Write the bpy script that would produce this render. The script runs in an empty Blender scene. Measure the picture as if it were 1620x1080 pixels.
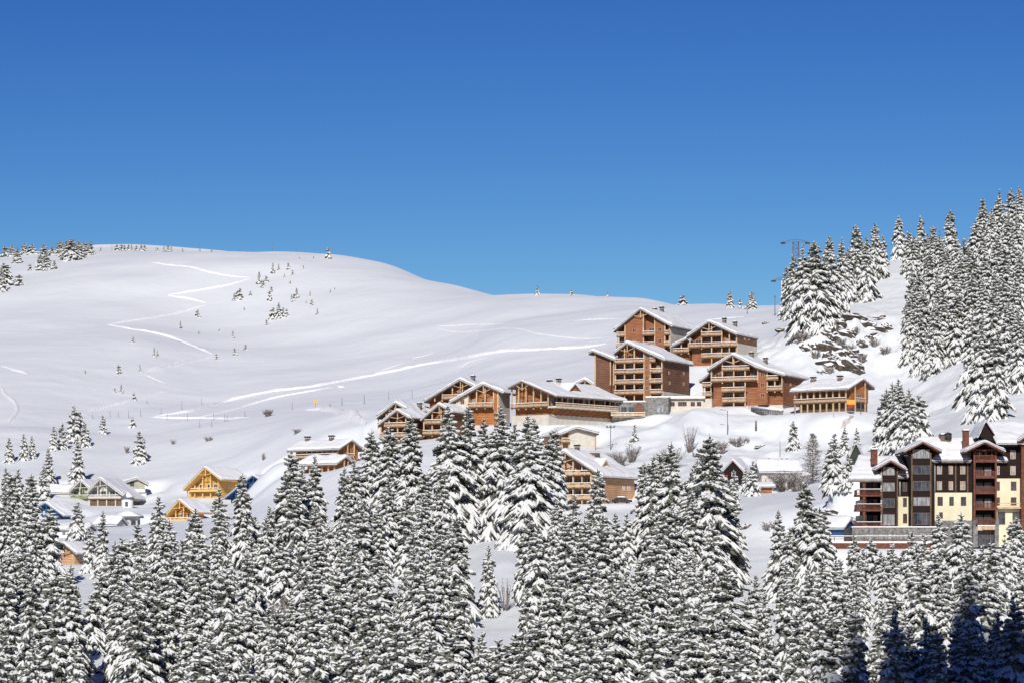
import bpy, math, random
import numpy as np
from math import radians, sin, cos, tan, pi, sqrt

scene = bpy.context.scene
COL = scene.collection
random.seed(11)
F = 4594.0          # focal length in photo pixels (1620 wide)
HV = 900.0          # eye level row
SUN_AZ, SUN_EL = 6.0, 29.0   # sun behind the viewer, slightly to the left

def P(u, v, Y):     # a point seen at (u, v), Y metres away
    return ((u-810)/F*Y, Y, (HV-v)/F*Y)

# ------------------------------------------------------------------ materials
def new_mat(name):
    m = bpy.data.materials.new(name); m.use_nodes = True
    nt = m.node_tree; b = nt.nodes['Principled BSDF']
    return m, nt, b

def noise(nt, scale, detail=4, rough=.55, vec=None, sc=(1,1,1)):
    n = nt.nodes.new('ShaderNodeTexNoise'); n.inputs['Scale'].default_value = scale
    n.inputs['Detail'].default_value = detail; n.inputs['Roughness'].default_value = rough
    tc = nt.nodes.new('ShaderNodeTexCoord'); mp = nt.nodes.new('ShaderNodeMapping')
    mp.inputs['Scale'].default_value = sc
    nt.links.new(tc.outputs['Object'], mp.inputs['Vector'])
    nt.links.new(mp.outputs['Vector'], n.inputs['Vector'])
    return n

def ramp(nt, src, stops):
    r = nt.nodes.new('ShaderNodeValToRGB')
    el = r.color_ramp.elements
    while len(el) < len(stops): el.new(.5)
    for e, (p, c) in zip(el, stops):
        e.position = p; e.color = (*c, 1)
    nt.links.new(src, r.inputs['Fac'])
    return r

def mat_noise(name, c1, c2, scale=2, rough=.7, sc=(1,1,1), bump=0, bdist=.05, spec=.2, detail=4):
    m, nt, b = new_mat(name)
    n = noise(nt, scale, detail, sc=sc)
    r = ramp(nt, n.outputs['Fac'], [(.32, c1), (.68, c2)])
    nt.links.new(r.outputs['Color'], b.inputs['Base Color'])
    b.inputs['Roughness'].default_value = rough
    b.inputs['Specular IOR Level'].default_value = spec
    if bump:
        bp = nt.nodes.new('ShaderNodeBump'); bp.inputs['Strength'].default_value = bump
        bp.inputs['Distance'].default_value = bdist
        nt.links.new(n.outputs['Fac'], bp.inputs['Height']); nt.links.new(bp.outputs['Normal'], b.inputs['Normal'])
    return m

def mat_planks(name, c, var=.35, pitch=.2, vertical=False, rough=.75):
    m, nt, b = new_mat(name)
    s = (.35, .35, 5.0) if not vertical else (5, 5, .35)
    n = noise(nt, 1.0, 4, sc=s)
    dk = tuple(x*(1-var) for x in c); lt = tuple(min(1, x*(1+var)) for x in c)
    r = ramp(nt, n.outputs['Fac'], [(.3, dk), (.7, lt)])
    n2 = noise(nt, .35, 3)
    mx = nt.nodes.new('ShaderNodeMixRGB'); mx.blend_type = 'MULTIPLY'; mx.inputs['Fac'].default_value = .55
    r2 = ramp(nt, n2.outputs['Fac'], [(.3, (.5,.49,.5)), (.7, (1.0,1.0,1.0))])
    nt.links.new(r.outputs['Color'], mx.inputs['Color1']); nt.links.new(r2.outputs['Color'], mx.inputs['Color2'])
    # joints between boards
    tc = nt.nodes.new('ShaderNodeTexCoord'); sp = nt.nodes.new('ShaderNodeSeparateXYZ')
    nt.links.new(tc.outputs['Object'], sp.inputs[0])
    mm = nt.nodes.new('ShaderNodeMath'); mm.operation = 'PINGPONG'; mm.inputs[1].default_value = pitch
    if vertical:
        ad = nt.nodes.new('ShaderNodeMath'); ad.operation = 'ADD'
        nt.links.new(sp.outputs['X'], ad.inputs[0]); nt.links.new(sp.outputs['Y'], ad.inputs[1])
        nt.links.new(ad.outputs[0], mm.inputs[0])
    else:
        nt.links.new(sp.outputs['Z'], mm.inputs[0])
    lt2 = nt.nodes.new('ShaderNodeMath'); lt2.operation = 'LESS_THAN'; lt2.inputs[1].default_value = pitch*.14
    nt.links.new(mm.outputs[0], lt2.inputs[0])
    m3 = nt.nodes.new('ShaderNodeMixRGB'); m3.blend_type = 'MULTIPLY'
    m3.inputs['Color2'].default_value = (.4, .4, .4, 1)
    nt.links.new(lt2.outputs[0], m3.inputs['Fac']); nt.links.new(mx.outputs['Color'], m3.inputs['Color1'])
    nt.links.new(m3.outputs['Color'], b.inputs['Base Color'])
    b.inputs['Roughness'].default_value = rough; b.inputs['Specular IOR Level'].default_value = .2
    return m

def mat_snow(name, col=(.80,.81,.84), b1=(.25, .9, .5), b2=(2.2, .5, .12)):
    m, nt, b = new_mat(name)
    n1 = noise(nt, b1[0], 5, .6); n2 = noise(nt, b2[0], 4, .6)
    v = ramp(nt, n1.outputs['Fac'], [(.3, tuple(x*.97 for x in col)), (.7, col)])
    nt.links.new(v.outputs['Color'], b.inputs['Base Color'])
    bp = nt.nodes.new('ShaderNodeBump'); bp.inputs['Strength'].default_value = b1[1]; bp.inputs['Distance'].default_value = b1[2]
    bq = nt.nodes.new('ShaderNodeBump'); bq.inputs['Strength'].default_value = b2[1]; bq.inputs['Distance'].default_value = b2[2]
    nt.links.new(n1.outputs['Fac'], bp.inputs['Height']); nt.links.new(n2.outputs['Fac'], bq.inputs['Height'])
    nt.links.new(bp.outputs['Normal'], bq.inputs['Normal']); nt.links.new(bq.outputs['Normal'], b.inputs['Normal'])
    b.inputs['Roughness'].default_value = .55; b.inputs['Specular IOR Level'].default_value = .25
    return m

def mat_rock(name):
    m, nt, b = new_mat(name)
    n = noise(nt, .9, 8, .65)
    r = ramp(nt, n.outputs['Fac'], [(.3, (.02,.019,.017)), (.5, (.07,.055,.04)), (.75, (.17,.125,.08))])
    g = nt.nodes.new('ShaderNodeNewGeometry'); sp = nt.nodes.new('ShaderNodeSeparateXYZ')
    nt.links.new(g.outputs['Normal'], sp.inputs[0])
    n2 = noise(nt, 1.3, 5, .6)
    ad = nt.nodes.new('ShaderNodeMath'); ad.operation = 'MULTIPLY_ADD'; ad.inputs[1].default_value = .9
    nt.links.new(n2.outputs['Fac'], ad.inputs[0]); nt.links.new(sp.outputs['Z'], ad.inputs[2])
    k = ramp(nt, ad.outputs[0], [(.84, (0,0,0)), (.92, (1,1,1))])
    mx = nt.nodes.new('ShaderNodeMixRGB'); mx.inputs['Color2'].default_value = (.82,.83,.86,1)
    nt.links.new(k.outputs['Color'], mx.inputs['Fac']); nt.links.new(r.outputs['Color'], mx.inputs['Color1'])
    nt.links.new(mx.outputs['Color'], b.inputs['Base Color'])
    bp = nt.nodes.new('ShaderNodeBump'); bp.inputs['Strength'].default_value = 1; bp.inputs['Distance'].default_value = .5
    nt.links.new(n.outputs['Fac'], bp.inputs['Height']); nt.links.new(bp.outputs['Normal'], b.inputs['Normal'])
    b.inputs['Roughness'].default_value = .9
    return m

M = {}
M['ground'] = mat_snow('snow_ground', (.815,.84,.85), (.05, .45, 1.3), (.5, .28, .25))
M['track'] = mat_snow('snow_track', (.86,.86,.87), (.6, .9, .5), (3, .6, .15))
M['snow'] = mat_snow('snow_roof', (.84,.84,.84), (.35, .8, .35), (3, .4, .08))
M['tsnow'] = mat_snow('snow_on_branches', (.745,.745,.725), (1.8, .8, .15), (7, .6, .05))
M['needle'] = mat_noise('spruce_needles', (.016,.020,.012), (.28,.285,.245), 3.4, .85, bump=.5, bdist=.08, detail=5)
M['bark'] = mat_noise('bark', (.05,.04,.03), (.13,.10,.08), 3, .9, bump=.5)
M['larch'] = mat_noise('larch_twigs', (.13,.10,.085), (.30,.26,.23), 2, .9)
M['rock'] = mat_rock('snowy_rock')
M['wred'] = mat_planks('red_brown_boards', (.34,.14,.068))
M['wred2'] = mat_planks('orange_boards', (.43,.17,.06))
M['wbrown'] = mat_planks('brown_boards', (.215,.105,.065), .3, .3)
M['post'] = mat_noise('pale_timber', (.42,.27,.15), (.66,.49,.31), 1.5, .7, sc=(1,1,.3))
M['rail'] = mat_noise('railing_timber', (.30,.185,.10), (.60,.43,.28), 2.2, .7, sc=(1,1,1.4))
M['fascia'] = mat_noise('weathered_fascia', (.10,.075,.058), (.22,.165,.13), 1.5, .8)
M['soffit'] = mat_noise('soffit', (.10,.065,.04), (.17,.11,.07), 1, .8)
M['cream'] = mat_noise('cream_render', (.50,.46,.39), (.62,.57,.49), .8, .85)
M['yellow'] = mat_noise('yellow_render', (.64,.59,.40), (.75,.69,.49), .5, .85)
M['beige'] = mat_planks('beige_boards', (.62,.36,.20), .15, .25)
M['stone'] = mat_noise('grey_stone', (.10,.10,.095), (.30,.29,.27), 1.6, .9, bump=.8, bdist=.1, detail=8)
M['glass'] = mat_noise('window_glass', (.015,.02,.03), (.09,.10,.12), .8, .12, spec=.6)
M['curtain'] = mat_noise('curtained_glass', (.10,.11,.13), (.42,.42,.42), 1.6, .3, spec=.5, sc=(2.5,2.5,.4))
M['wframe'] = mat_noise('window_frame', (.45,.22,.11), (.62,.36,.18), 3, .6)
M['white'] = mat_noise('white_paint', (.66,.66,.66), (.78,.78,.77), 2, .6)
M['dark'] = mat_planks('dark_brown_boards', (.021,.010,.008), .35, .25)
M['redtim'] = mat_noise('red_timber', (.085,.03,.018), (.19,.065,.035), 2, .6)
M['metal'] = mat_noise('grey_metal', (.10,.11,.13), (.2,.21,.23), 2, .5)
M['black'] = mat_noise('black_metal', (.02,.02,.022), (.06,.06,.06), 2, .6)
M['pyel'] = mat_planks('yellow_painted_boards', (.70,.42,.12), .12, .22)
M['pyelp'] = mat_noise('yellow_timber', (.62,.36,.10), (.80,.52,.20), 2, .6)
M['pora'] = mat_planks('orange_painted_boards', (.62,.30,.08), .15, .22)
M['pblue'] = mat_planks('blue_painted_boards', (.055,.14,.30), .2, .22)
M['pgreen'] = mat_planks('green_painted_boards', (.30,.34,.15), .15, .22)
M['pcream'] = mat_planks('cream_painted_boards', (.56,.53,.42), .1, .22)
M['pgrey'] = mat_noise('pale_grey_timber', (.46,.45,.40), (.60,.58,.52), 2, .6)
M['bluetarp'] = mat_noise('blue_roof_sheet', (.02,.06,.17), (.03,.09,.23), 2, .5)
M['dgreen'] = mat_planks('dark_green_boards', (.05,.065,.045), .2, .22)
M['red'] = mat_noise('red_paint', (.30,.03,.02), (.42,.05,.035), 2, .6)
M['orange'] = mat_noise('orange_banner', (.80,.30,.03), (.85,.42,.04), 1, .6)
M['mud'] = mat_noise('muddy_snow', (.34,.27,.20), (.78,.76,.73), .8, .9, bump=.6, bdist=.3, detail=8)

# ------------------------------------------------------------------ mesh builder
class MB:
    def __init__(s): s.v = []; s.f = []; s.m = []; s.s = []
    def add(s, vs, fs, mi=0, sm=False):
        o = len(s.v); s.v.extend(vs)
        for f in fs: s.f.append([i+o for i in f]); s.m.append(mi); s.s.append(sm)
    def box(s, x0, x1, y0, y1, z0, z1, mi=0):
        s.add([(x0,y0,z0),(x1,y0,z0),(x1,y1,z0),(x0,y1,z0),(x0,y0,z1),(x1,y0,z1),(x1,y1,z1),(x0,y1,z1)],
              [(0,3,2,1),(4,5,6,7),(0,1,5,4),(1,2,6,5),(2,3,7,6),(3,0,4,7)], mi)
        return s
    def prism(s, prof, a0, a1, axis='y', mi=0):
        """prof: polygon of (p, z); extruded along axis"""
        n = len(prof)
        if axis == 'y': vs = [(p, a0, z) for p, z in prof] + [(p, a1, z) for p, z in prof]
        else: vs = [(a0, p, z) for p, z in prof] + [(a1, p, z) for p, z in prof]
        fs = [tuple(range(n)), tuple(reversed(range(n, 2*n)))]
        fs += [(i, i+n, (i+1) % n + n, (i+1) % n) for i in range(n)]
        s.add(vs, fs, mi); return s
    def tube(s, p0, p1, r0, r1=None, n=6, mi=0, sm=True):
        if r1 is None: r1 = r0
        p0 = np.array(p0, float); p1 = np.array(p1, float); d = p1-p0; d /= np.linalg.norm(d)+1e-9
        a = np.cross(d, (0,0,1.)) if abs(d[2]) < .9 else np.cross(d, (1.,0,0)); a /= np.linalg.norm(a); b = np.cross(d, a)
        vs = []
        for p, r in ((p0, r0), (p1, r1)):
            for k in range(n):
                t = 2*pi*k/n; vs.append(tuple(p + r*(cos(t)*a + sin(t)*b)))
        fs = [(k, (k+1) % n, (k+1) % n+n, k+n) for k in range(n)] + [tuple(reversed(range(n))), tuple(range(n, 2*n))]
        s.add(vs, fs, mi, sm); return s
    def beam(s, p0, p1, w, mi=0):
        return s.tube(p0, p1, w*.7, w*.7, 4, mi, False)
    def build(s, name, mats, parent=None, loc=None, label=None):
        me = bpy.data.meshes.new(name); me.from_pydata(s.v, [], s.f)
        if not isinstance(mats, (list, tuple)): mats = [mats]
        for m in mats: me.materials.append(M[m] if isinstance(m, str) else m)
        if len(mats) > 1: me.polygons.foreach_set('material_index', s.m)
        if any(s.s): me.polygons.foreach_set('use_smooth', s.s)
        me.update()
        o = bpy.data.objects.new(name, me); COL.objects.link(o)
        if parent: o.parent = parent
        if loc: o.location = loc
        if label: o['label'] = label
        return o

def tag(o, label=None, cat=None, group=None, kind=None):
    if label: o['label'] = label
    if cat: o['category'] = cat
    if group: o['group'] = group
    if kind: o['kind'] = kind
    return o
def empty(name, loc, rz, label, cat, group=None):
    o = bpy.data.objects.new(name, None); COL.objects.link(o)
    o.location = loc; o.rotation_euler = (0,0,rz); o.empty_display_size = .5
    return tag(o, label, cat, group)

# ------------------------------------------------------------------ numpy value noise
_rs = np.random.RandomState(5); _T = _rs.rand(256, 256)
def vnoise(x, y):
    xi = np.floor(x).astype(int); yi = np.floor(y).astype(int); fx = x-xi; fy = y-yi
    fx = fx*fx*(3-2*fx); fy = fy*fy*(3-2*fy)
    a = _T[xi % 256, yi % 256]; b = _T[(xi+1) % 256, yi % 256]; c = _T[xi % 256, (yi+1) % 256]; d = _T[(xi+1) % 256, (yi+1) % 256]
    return (a*(1-fx)+b*fx)*(1-fy) + (c*(1-fx)+d*fx)*fy - .5
def fbm(x, y, o=4):
    r = 0; a = 1.
    for k in range(o): r = r + a*vnoise(x*2**k+17.3*k, y*2**k+9.1*k); a *= .5
    return r
def pchip(xs, ys, xq):
    xs = np.array(xs, float); ys = np.array(ys, float); h = np.diff(xs); d = np.diff(ys)/h
    m = np.zeros(len(xs)); m[0] = d[0]; m[-1] = d[-1]
    for i in range(1, len(xs)-1):
        if d[i-1]*d[i] > 0:
            w1 = 2*h[i]+h[i-1]; w2 = h[i]+2*h[i-1]; m[i] = (w1+w2)/(w1/d[i-1]+w2/d[i])
    xq = np.clip(xq, xs[0], xs[-1]); k = np.clip(np.searchsorted(xs, xq)-1, 0, len(xs)-2)
    t = (xq-xs[k])/h[k]
    return (2*t**3-3*t**2+1)*ys[k] + (t**3-2*t**2+t)*h[k]*m[k] + (-2*t**3+3*t**2)*ys[k+1] + (t**3-t**2)*h[k]*m[k+1]

# ------------------------------------------------------------------ terrain: profiles of the slope, (distance, row at which the ground shows)
PR = {
 -900: [(20,2600),(330,1210),(480,960),(650,830),(780,760),(1000,620),(1380,470),(1500,455),(1700,480),(4500,700)],
 0:    [(20,2600),(330,1230),(390,1085),(480,965),(560,895),(650,850),(710,825),(760,790),(800,745),(850,700),(950,630),(1080,555),(1220,492),(1360,435),(1450,414),(1520,410),(1700,440),(4500,700)],
 200:  [(20,2600),(330,1230),(390,1085),(480,965),(560,895),(650,850),(705,825),(745,800),(775,775),(850,715),(950,640),(1080,560),(1210,488),(1330,424),(1410,400),(1470,394),(1700,430),(4500,700)],
 350:  [(20,2600),(330,1230),(390,1085),(480,965),(560,895),(650,840),(710,815),(750,790),(790,740),(850,690),(900,662),(990,625),(1090,575),(1190,508),(1280,445),(1350,408),(1420,393),(1700,430),(4500,700)],
 500:  [(20,2600),(330,1230),(390,1085),(480,965),(560,895),(640,820),(700,760),(740,722),(775,694),(815,668),(860,655),(935,628),(1045,590),(1130,540),(1210,480),(1285,432),(1345,409),(1400,403),(1650,440),(4500,700)],
 600:  [(20,2600),(330,1230),(390,1085),(480,965),(560,885),(640,800),(700,730),(740,695),(785,668),(830,654),(905,632),(1010,594),(1100,542),(1180,486),(1250,446),(1310,427),(1370,421),(1600,460),(4500,700)],
 700:  [(20,2600),(330,1230),(390,1085),(480,960),(560,880),(640,790),(700,715),(745,680),(790,660),(840,640),(925,608),(1025,568),(1115,516),(1190,474),(1250,457),(1290,454),(1500,490),(4500,700)],
 800:  [(20,2600),(330,1230),(390,1085),(460,985),(500,915),(520,880),(560,860),(600,840),(650,780),(710,700),(740,678),(790,655),(850,620),(950,565),(1060,510),(1160,473),(1220,466),(1400,500),(4500,700)],
 900:  [(20,2600),(330,1230),(390,1085),(460,985),(540,895),(600,835),(640,797),(690,730),(725,690),(750,665),(800,632),(860,595),(950,548),(1050,500),(1150,470),(1200,467),(1400,500),(4500,700)],
 1000: [(20,2600),(330,1230),(390,1085),(460,985),(540,895),(600,830),(640,795),(665,745),(700,712),(725,684),(748,655),(775,622),(810,590),(880,555),(960,520),(1060,484),(1120,474),(1300,500),(4500,700)],
 1100: [(20,2600),(330,1230),(390,1085),(460,985),(540,880),(600,800),(650,755),(690,715),(715,675),(735,650),(755,635),(780,590),(810,560),(870,530),(940,503),(1010,487),(1080,483),(1250,510),(4500,700)],
 1200: [(20,2600),(330,1230),(390,1085),(450,1000),(500,930),(530,880),(552,850),(565,805),(590,790),(650,765),(690,720),(710,690),(738,650),(760,615),(790,575),(830,540),(880,515),(940,495),(1000,487),(1200,510),(4500,700)],
 1290: [(20,2600),(330,1230),(390,1085),(450,1000),(500,930),(530,875),(552,846),(562,800),(590,778),(650,760),(690,715),(715,680),(738,655),(752,635),(768,606),(782,575),(794,535),(806,508),(840,497),(880,486),(920,478),(1100,510),(4500,700)],
 1400: [(20,2600),(330,1230),(390,1085),(450,970),(482,890),(495,866),(530,860),(548,800),(580,780),(630,735),(680,700),(715,672),(745,640),(772,608),(788,570),(802,532),(815,507),(850,470),(890,430),(915,418),(1100,450),(4500,700)],
 1500: [(20,2600),(330,1230),(390,1085),(450,970),(482,890),(495,866),(530,860),(548,810),(580,760),(620,705),(660,675),(700,650),(740,610),(775,560),(810,505),(850,455),(890,415),(920,402),(1100,430),(4500,700)],
 1620: [(20,2600),(330,1230),(390,1085),(450,970),(482,890),(495,866),(530,860),(548,820),(580,760),(620,700),(660,655),(700,600),(740,550),(780,490),(820,435),(860,390),(900,362),(940,350),(1100,380),(4500,700)],
 2500: [(20,2600),(330,1180),(450,960),(550,820),(660,640),(780,470),(900,330),(1000,250),(1200,250),(4500,600)],
}
az_in = np.linspace(-.235, .235, 620)
out = .235*np.exp(np.linspace(0, 1, 26)[1:]*math.log(1.25/.235))
AZ = np.concatenate([-out[::-1], az_in, out])
YS = np.concatenate([np.linspace(30, 290, 30), np.exp(np.linspace(math.log(300), math.log(1560), 680)), np.linspace(1600, 4400, 25)])
cu = sorted(PR); caz = [(u-810)/F for u in cu]
colz = np.array([pchip([p[0] for p in PR[u]], [(HV-p[1])/F*p[0] for p in PR[u]], YS) for u in cu])
Z = np.zeros((len(YS), len(AZ)))
for j in range(len(YS)): Z[j] = pchip(caz, colz[:, j], AZ)
GX = YS[:, None]*AZ[None, :]; GY = np.repeat(YS[:, None], len(AZ), 1)
_k = np.exp(-np.linspace(-1.6, 1.6, 13)**2); _k /= _k.sum()
def smooth(A, ax):
    B = np.pad(A, [(6,6) if a == ax else (0,0) for a in (0,1)], mode='edge'); return np.apply_along_axis(lambda r: np.convolve(r, _k, 'valid'), ax, B)
Z = smooth(smooth(Z, 0), 1)
far = np.clip((GY-800)/400, 0, 1)
Z += fbm(GX/120+3, GY/120, 3)*4.6*(0.3+far) + fbm(GX/28, GY/28+7, 4)*1.1*(1-.6*far)
rough = np.exp(-((GX-60)/75)**2-((GY-700)/55)**2) + np.clip((GX-85)/30, 0, 1)*np.exp(-((GY-800)/60)**2)
Z += fbm(GX/7, GY/7, 5)*1.9*np.clip(rough, 0, 1)
cliff = np.exp(-((GX-88)/22)**2-((GY-800)/26)**2)
Z += (np.abs(fbm(GX/5+3, GY/5, 5))*5.5)*cliff
PADS = []        # (x, y, z, radius, blend)
MOUNDS = [(1112,660,722,5,1.5),(1085,668,722,5,1.3),(1150,668,722,7,.9),(1240,665,725,12,2),(640,678,760,14,2.5),(560,672,790,22,3),(1320,690,705,9,3),(1365,672,725,8,3.5),
          (1300,835,556,9,1.6),(1230,830,556,7,1.5),(1330,830,560,5,1.5),(1010,700,712,12,2)]
for (mu, mv, mY, mr, mh) in MOUNDS:
    mx, my, _ = P(mu, mv, mY)
    Z += mh*np.exp(-(((GX-mx)/mr)**2+((GY-my)/mr)**2))

def apply_pads():
    global Z
    W = np.zeros_like(Z); S = np.zeros_like(Z); Wm = np.zeros_like(Z)
    for (x, y, z, r, bl) in PADS:
        d = np.sqrt((GX-x)**2+(GY-y)**2); t = np.clip((d-r)/bl, 0, 1); w = (1-t*t*(3-2*t))
        S += w**2*z; W += w**2; Wm = np.maximum(Wm, w)
    Z = np.where(W > 1e-9, Z*(1-Wm) + Wm*S/np.maximum(W, 1e-9), Z)

def gz(x, y):
    az = x/y; j = np.clip(np.searchsorted(YS, y)-1, 0, len(YS)-2); i = np.clip(np.searchsorted(AZ, az)-1, 0, len(AZ)-2)
    ty = (y-YS[j])/(YS[j+1]-YS[j]); tx = (az-AZ[i])/(AZ[i+1]-AZ[i])
    return float((Z[j,i]*(1-tx)+Z[j,i+1]*tx)*(1-ty)+(Z[j+1,i]*(1-tx)+Z[j+1,i+1]*tx)*ty)
def hit(u, v, Y0=310, Y1=1700):
    """first point of the ground along the sight line (u, v)"""
    az = (u-810)/F; k = (HV-v)/F; y = Y0
    i = np.clip(np.searchsorted(AZ, az)-1, 0, len(AZ)-2); tx = (az-AZ[i])/(AZ[i+1]-AZ[i])
    zc = Z[:, i]*(1-tx)+Z[:, i+1]*tx
    ok = np.where((zc >= k*YS) & (YS >= Y0) & (YS < Y1))[0]
    if len(ok) == 0:
        g = zc/YS; sel = (YS > Y0) & (YS < Y1); j = np.argmax(np.where(sel, g, -9)); y = YS[j]
        return (az*y, y, zc[j])
    j = ok[0]
    if j > 0 and YS[j-1] >= Y0:
        a = zc[j-1]-k*YS[j-1]; b = zc[j]-k*YS[j]; t = a/(a-b) if a != b else 0; y = YS[j-1]+t*(YS[j]-YS[j-1])
    else: y = YS[j]
    return (az*y, y, gz(az*y, y))
# ------------------------------------------------------------------ trees
def lump(mb, p, q, w, hgt, rnd, mi=1):
    """a pillow of snow lying along p -> q"""
    p = np.array(p); q = np.array(q); d = q-p; L = np.linalg.norm(d)+1e-6; d /= L
    s = np.cross(d, (0,0,1.)); s /= np.linalg.norm(s)+1e-6; up = np.cross(s, d)
    st = [(-.04, .35), (.28, 1.0), (.66, .85), (1.05, .25)]
    vs = []
    for t, k in st:
        k *= rnd.uniform(.8, 1.2); c = p + d*L*t
        for a, b in ((-1, -.25), (-.62, .75), (0, 1.05), (.62, .75), (1, -.25)):
            vs.append(tuple(c + s*a*w*k + up*b*hgt*k*(1 if t < 1 else .4)))
    fs = [(5*i+j, 5*i+j+1, 5*i+j+6, 5*i+j+5) for i in range(3) for j in range(4)]
    fs += [(0,4,3,2,1)[::-1], (15,16,17,18,19)[::-1]]
    mb.add(vs, fs, mi, True)

def twig(mb, p, q, w, hang, rnd):
    """needles hanging from both sides of a twig"""
    p = np.array(p); q = np.array(q); d = q-p; L = np.linalg.norm(d)+1e-6; d /= L
    s = np.cross(d, (0,0,1.)); s /= np.linalg.norm(s)+1e-6
    dn = np.array((0,0,-1.))
    m = (p+q)/2
    r = lambda k=1.: rnd.uniform(.6, 1.3)*k
    vs = [p, m, q, p+s*w*r(.6)+dn*hang*r(), m+s*w*r()+dn*hang*r(1.1), q+d*.08+dn*hang*r(.5), p-s*w*r(.6)+dn*hang*r(), m-s*w*r()+dn*hang*r(1.1)]
    mb.add([tuple(v) for v in vs], [(0,1,4,3), (1,2,5,4), (0,6,7,1), (1,7,5,2)], 0, False)

def spruce_mesh(seed, h=20., rad=.19, snow=.85, power=.85, full=1.0, skirt=.05, rag=.25):
    rnd = random.Random(seed); mb = MB()
    R = rad*h
    # dark inner mass, crumpled
    n = 11; lev = 20; vs = []
    for i in range(lev+1):
        t = i/lev; z = h*(skirt+.02+(.93-skirt)*t); r0 = R*.52*(1-t)**power+.05
        for k in range(n):
            a = 2*pi*k/n+i*.4; rr = r0*rnd.uniform(.55, 1.35)
            vs.append((rr*cos(a), rr*sin(a), z-rr*.3*rnd.random()))
    mb.add(vs, [(i*n+k, i*n+(k+1) % n, (i+1)*n+(k+1) % n, (i+1)*n+k) for i in range(lev) for k in range(n)], 0)
    z = h*skirt; lean = rnd.uniform(0, 6.28)
    while z < h*.985:
        t = (z/h-skirt)/(1-skirt); rl = R*max(0, 1-t)**power
        nb = max(4, int((4.8+5.6*(1-t))*full)); a0 = rnd.uniform(0, 6.28)
        wh = rnd.uniform(1-rag*.7, 1+rag*.5)
        for k in range(nb):
            a = a0+2*pi*k/nb+rnd.uniform(-.35, .35)
            L = rl*wh*rnd.uniform(1-rag, 1+rag)*(1+.12*cos(a-lean))+.25
            if rnd.random() < .06: L *= .5
            zb = z+.25*L+rnd.uniform(-.6, .6)*(1-.6*t)
            e0 = -.42+1.05*t**1.3+rnd.uniform(-.15, .15); dr = .55*(1-t)+.30+rnd.uniform(-.1, .12)
            ca, sa = cos(a), sin(a)
            def bp(u):
                return np.array((ca*L*u, sa*L*u, zb+L*(e0*u-dr*u*u+.12*u**4)))
            sn = min(1.0, snow*rnd.uniform(.75, 1.25))
            if L > .9:
                u0 = .32 if L > 1.6 else .15
                for uA, uB in ((u0, .66), (.60, 1.02)):
                    p, q = bp(uA), bp(uB); twig(mb, p, q, .26+.07*L, .30+.07*L, rnd)
                    if rnd.random() < sn*1.05: lump(mb, p+(0,0,.04), q+(0,0,.02), .19+.035*L, .15+.025*L, rnd)
            else:
                p, q = bp(.05), bp(1); twig(mb, p, q, .16, .22, rnd)
                if rnd.random() < sn: lump(mb, p, q, .12+.09*L, .10+.06*L, rnd)
            if L > .8:
                nt = 2 if L < 1.8 else 3 if L < 3.2 else 4
                for i in range(nt):
                    for sd in (-1, 1):
                        u = .30+.58*(i+rnd.random()*.7)/nt
                        p = bp(u); ang = a+sd*rnd.uniform(.45, .95); l = (.44*L*(1.15-u)+.34)*rnd.uniform(.75, 1.25)
                        q = p+np.array((cos(ang)*l, sin(ang)*l, l*(e0-1.5*dr*u)-l*rnd.uniform(.0, .35)))
                        twig(mb, p, q, .18+.08*l, .30+.12*l, rnd)
                        if rnd.random() < sn: lump(mb, p+(q-p)*.02+(0,0,.02), q+(q-p)*.04, .13+.075*l, .11+.055*l, rnd)
        z += (.52+.52*(1-t))*rnd.uniform(.8, 1.2)
    # leader
    p = np.array((0,0,h*.965)); q = np.array((rnd.uniform(-.1,.1), rnd.uniform(-.1,.1), h*1.01))
    mb.tube(p, q, .10, .03, 5, 0)
    mb.tube(p+(.03,-.03,.1), q+(.02,-.02,-.1), .08, .03, 5, 1)
    return mb

def trunk_mb(h, r):
    mb = MB()
    k = 7; pts = [(0, r*1.35), (.04, r), (.35, r*.75), (.7, r*.4), (.97, r*.1)]
    vs = []
    for i, (t, rr) in enumerate(pts):
        for j in range(k): vs.append((rr*cos(6.283*j/k)+.02*i, rr*sin(6.283*j/k), h*t-(2.0 if i == 0 else 0)))
    mb.add(vs, [(i*k+j, i*k+(j+1) % k, (i+1)*k+(j+1) % k, (i+1)*k+j) for i in range(len(pts)-1) for j in range(k)], 0, True)
    return mb

def mesh_of(mb, name, mats):
    o = mb.build(name, mats); me = o.data; bpy.data.objects.remove(o); return me

VAR = []     # (crown mesh, trunk mesh, height)
specs = [(1,20,.175,.86,.85,1.0,.04,.28),(2,20,.20,.80,.80,1.0,.03,.32),(3,20,.155,.90,.9,1.0,.05,.25),(4,20,.22,.56,.78,1.0,.04,.36),(5,20,.185,.78,.95,.9,.06,.42),
         (6,20,.165,.74,.75,1.0,.03,.30),(7,20,.20,.92,.85,1.05,.03,.26),(8,20,.18,.66,.85,.95,.07,.44),(9,20,.145,.84,.7,1.0,.03,.34),(10,20,.195,.88,1.05,.9,.08,.38)]
for s in specs:
    VAR.append((mesh_of(spruce_mesh(*s), 'spruce_crown', ['needle', 'tsnow']), mesh_of(trunk_mb(20, .26), 'spruce_trunk', ['bark']), 20.))
TALL = []
for s in [(11,26,.19,.86,.85,1.0,.04,.3),(12,26,.215,.80,.8,1.0,.03,.34),(13,26,.18,.60,.9,1.0,.05,.36),(14,26,.20,.92,.95,1.0,.05,.3),(15,26,.17,.75,.78,1.0,.04,.38)]:
    TALL.append((mesh_of(spruce_mesh(*s), 'tall_crown', ['needle', 'tsnow']), mesh_of(trunk_mb(26, .33), 'tall_trunk', ['bark']), 26.))
SHORT = []
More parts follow.
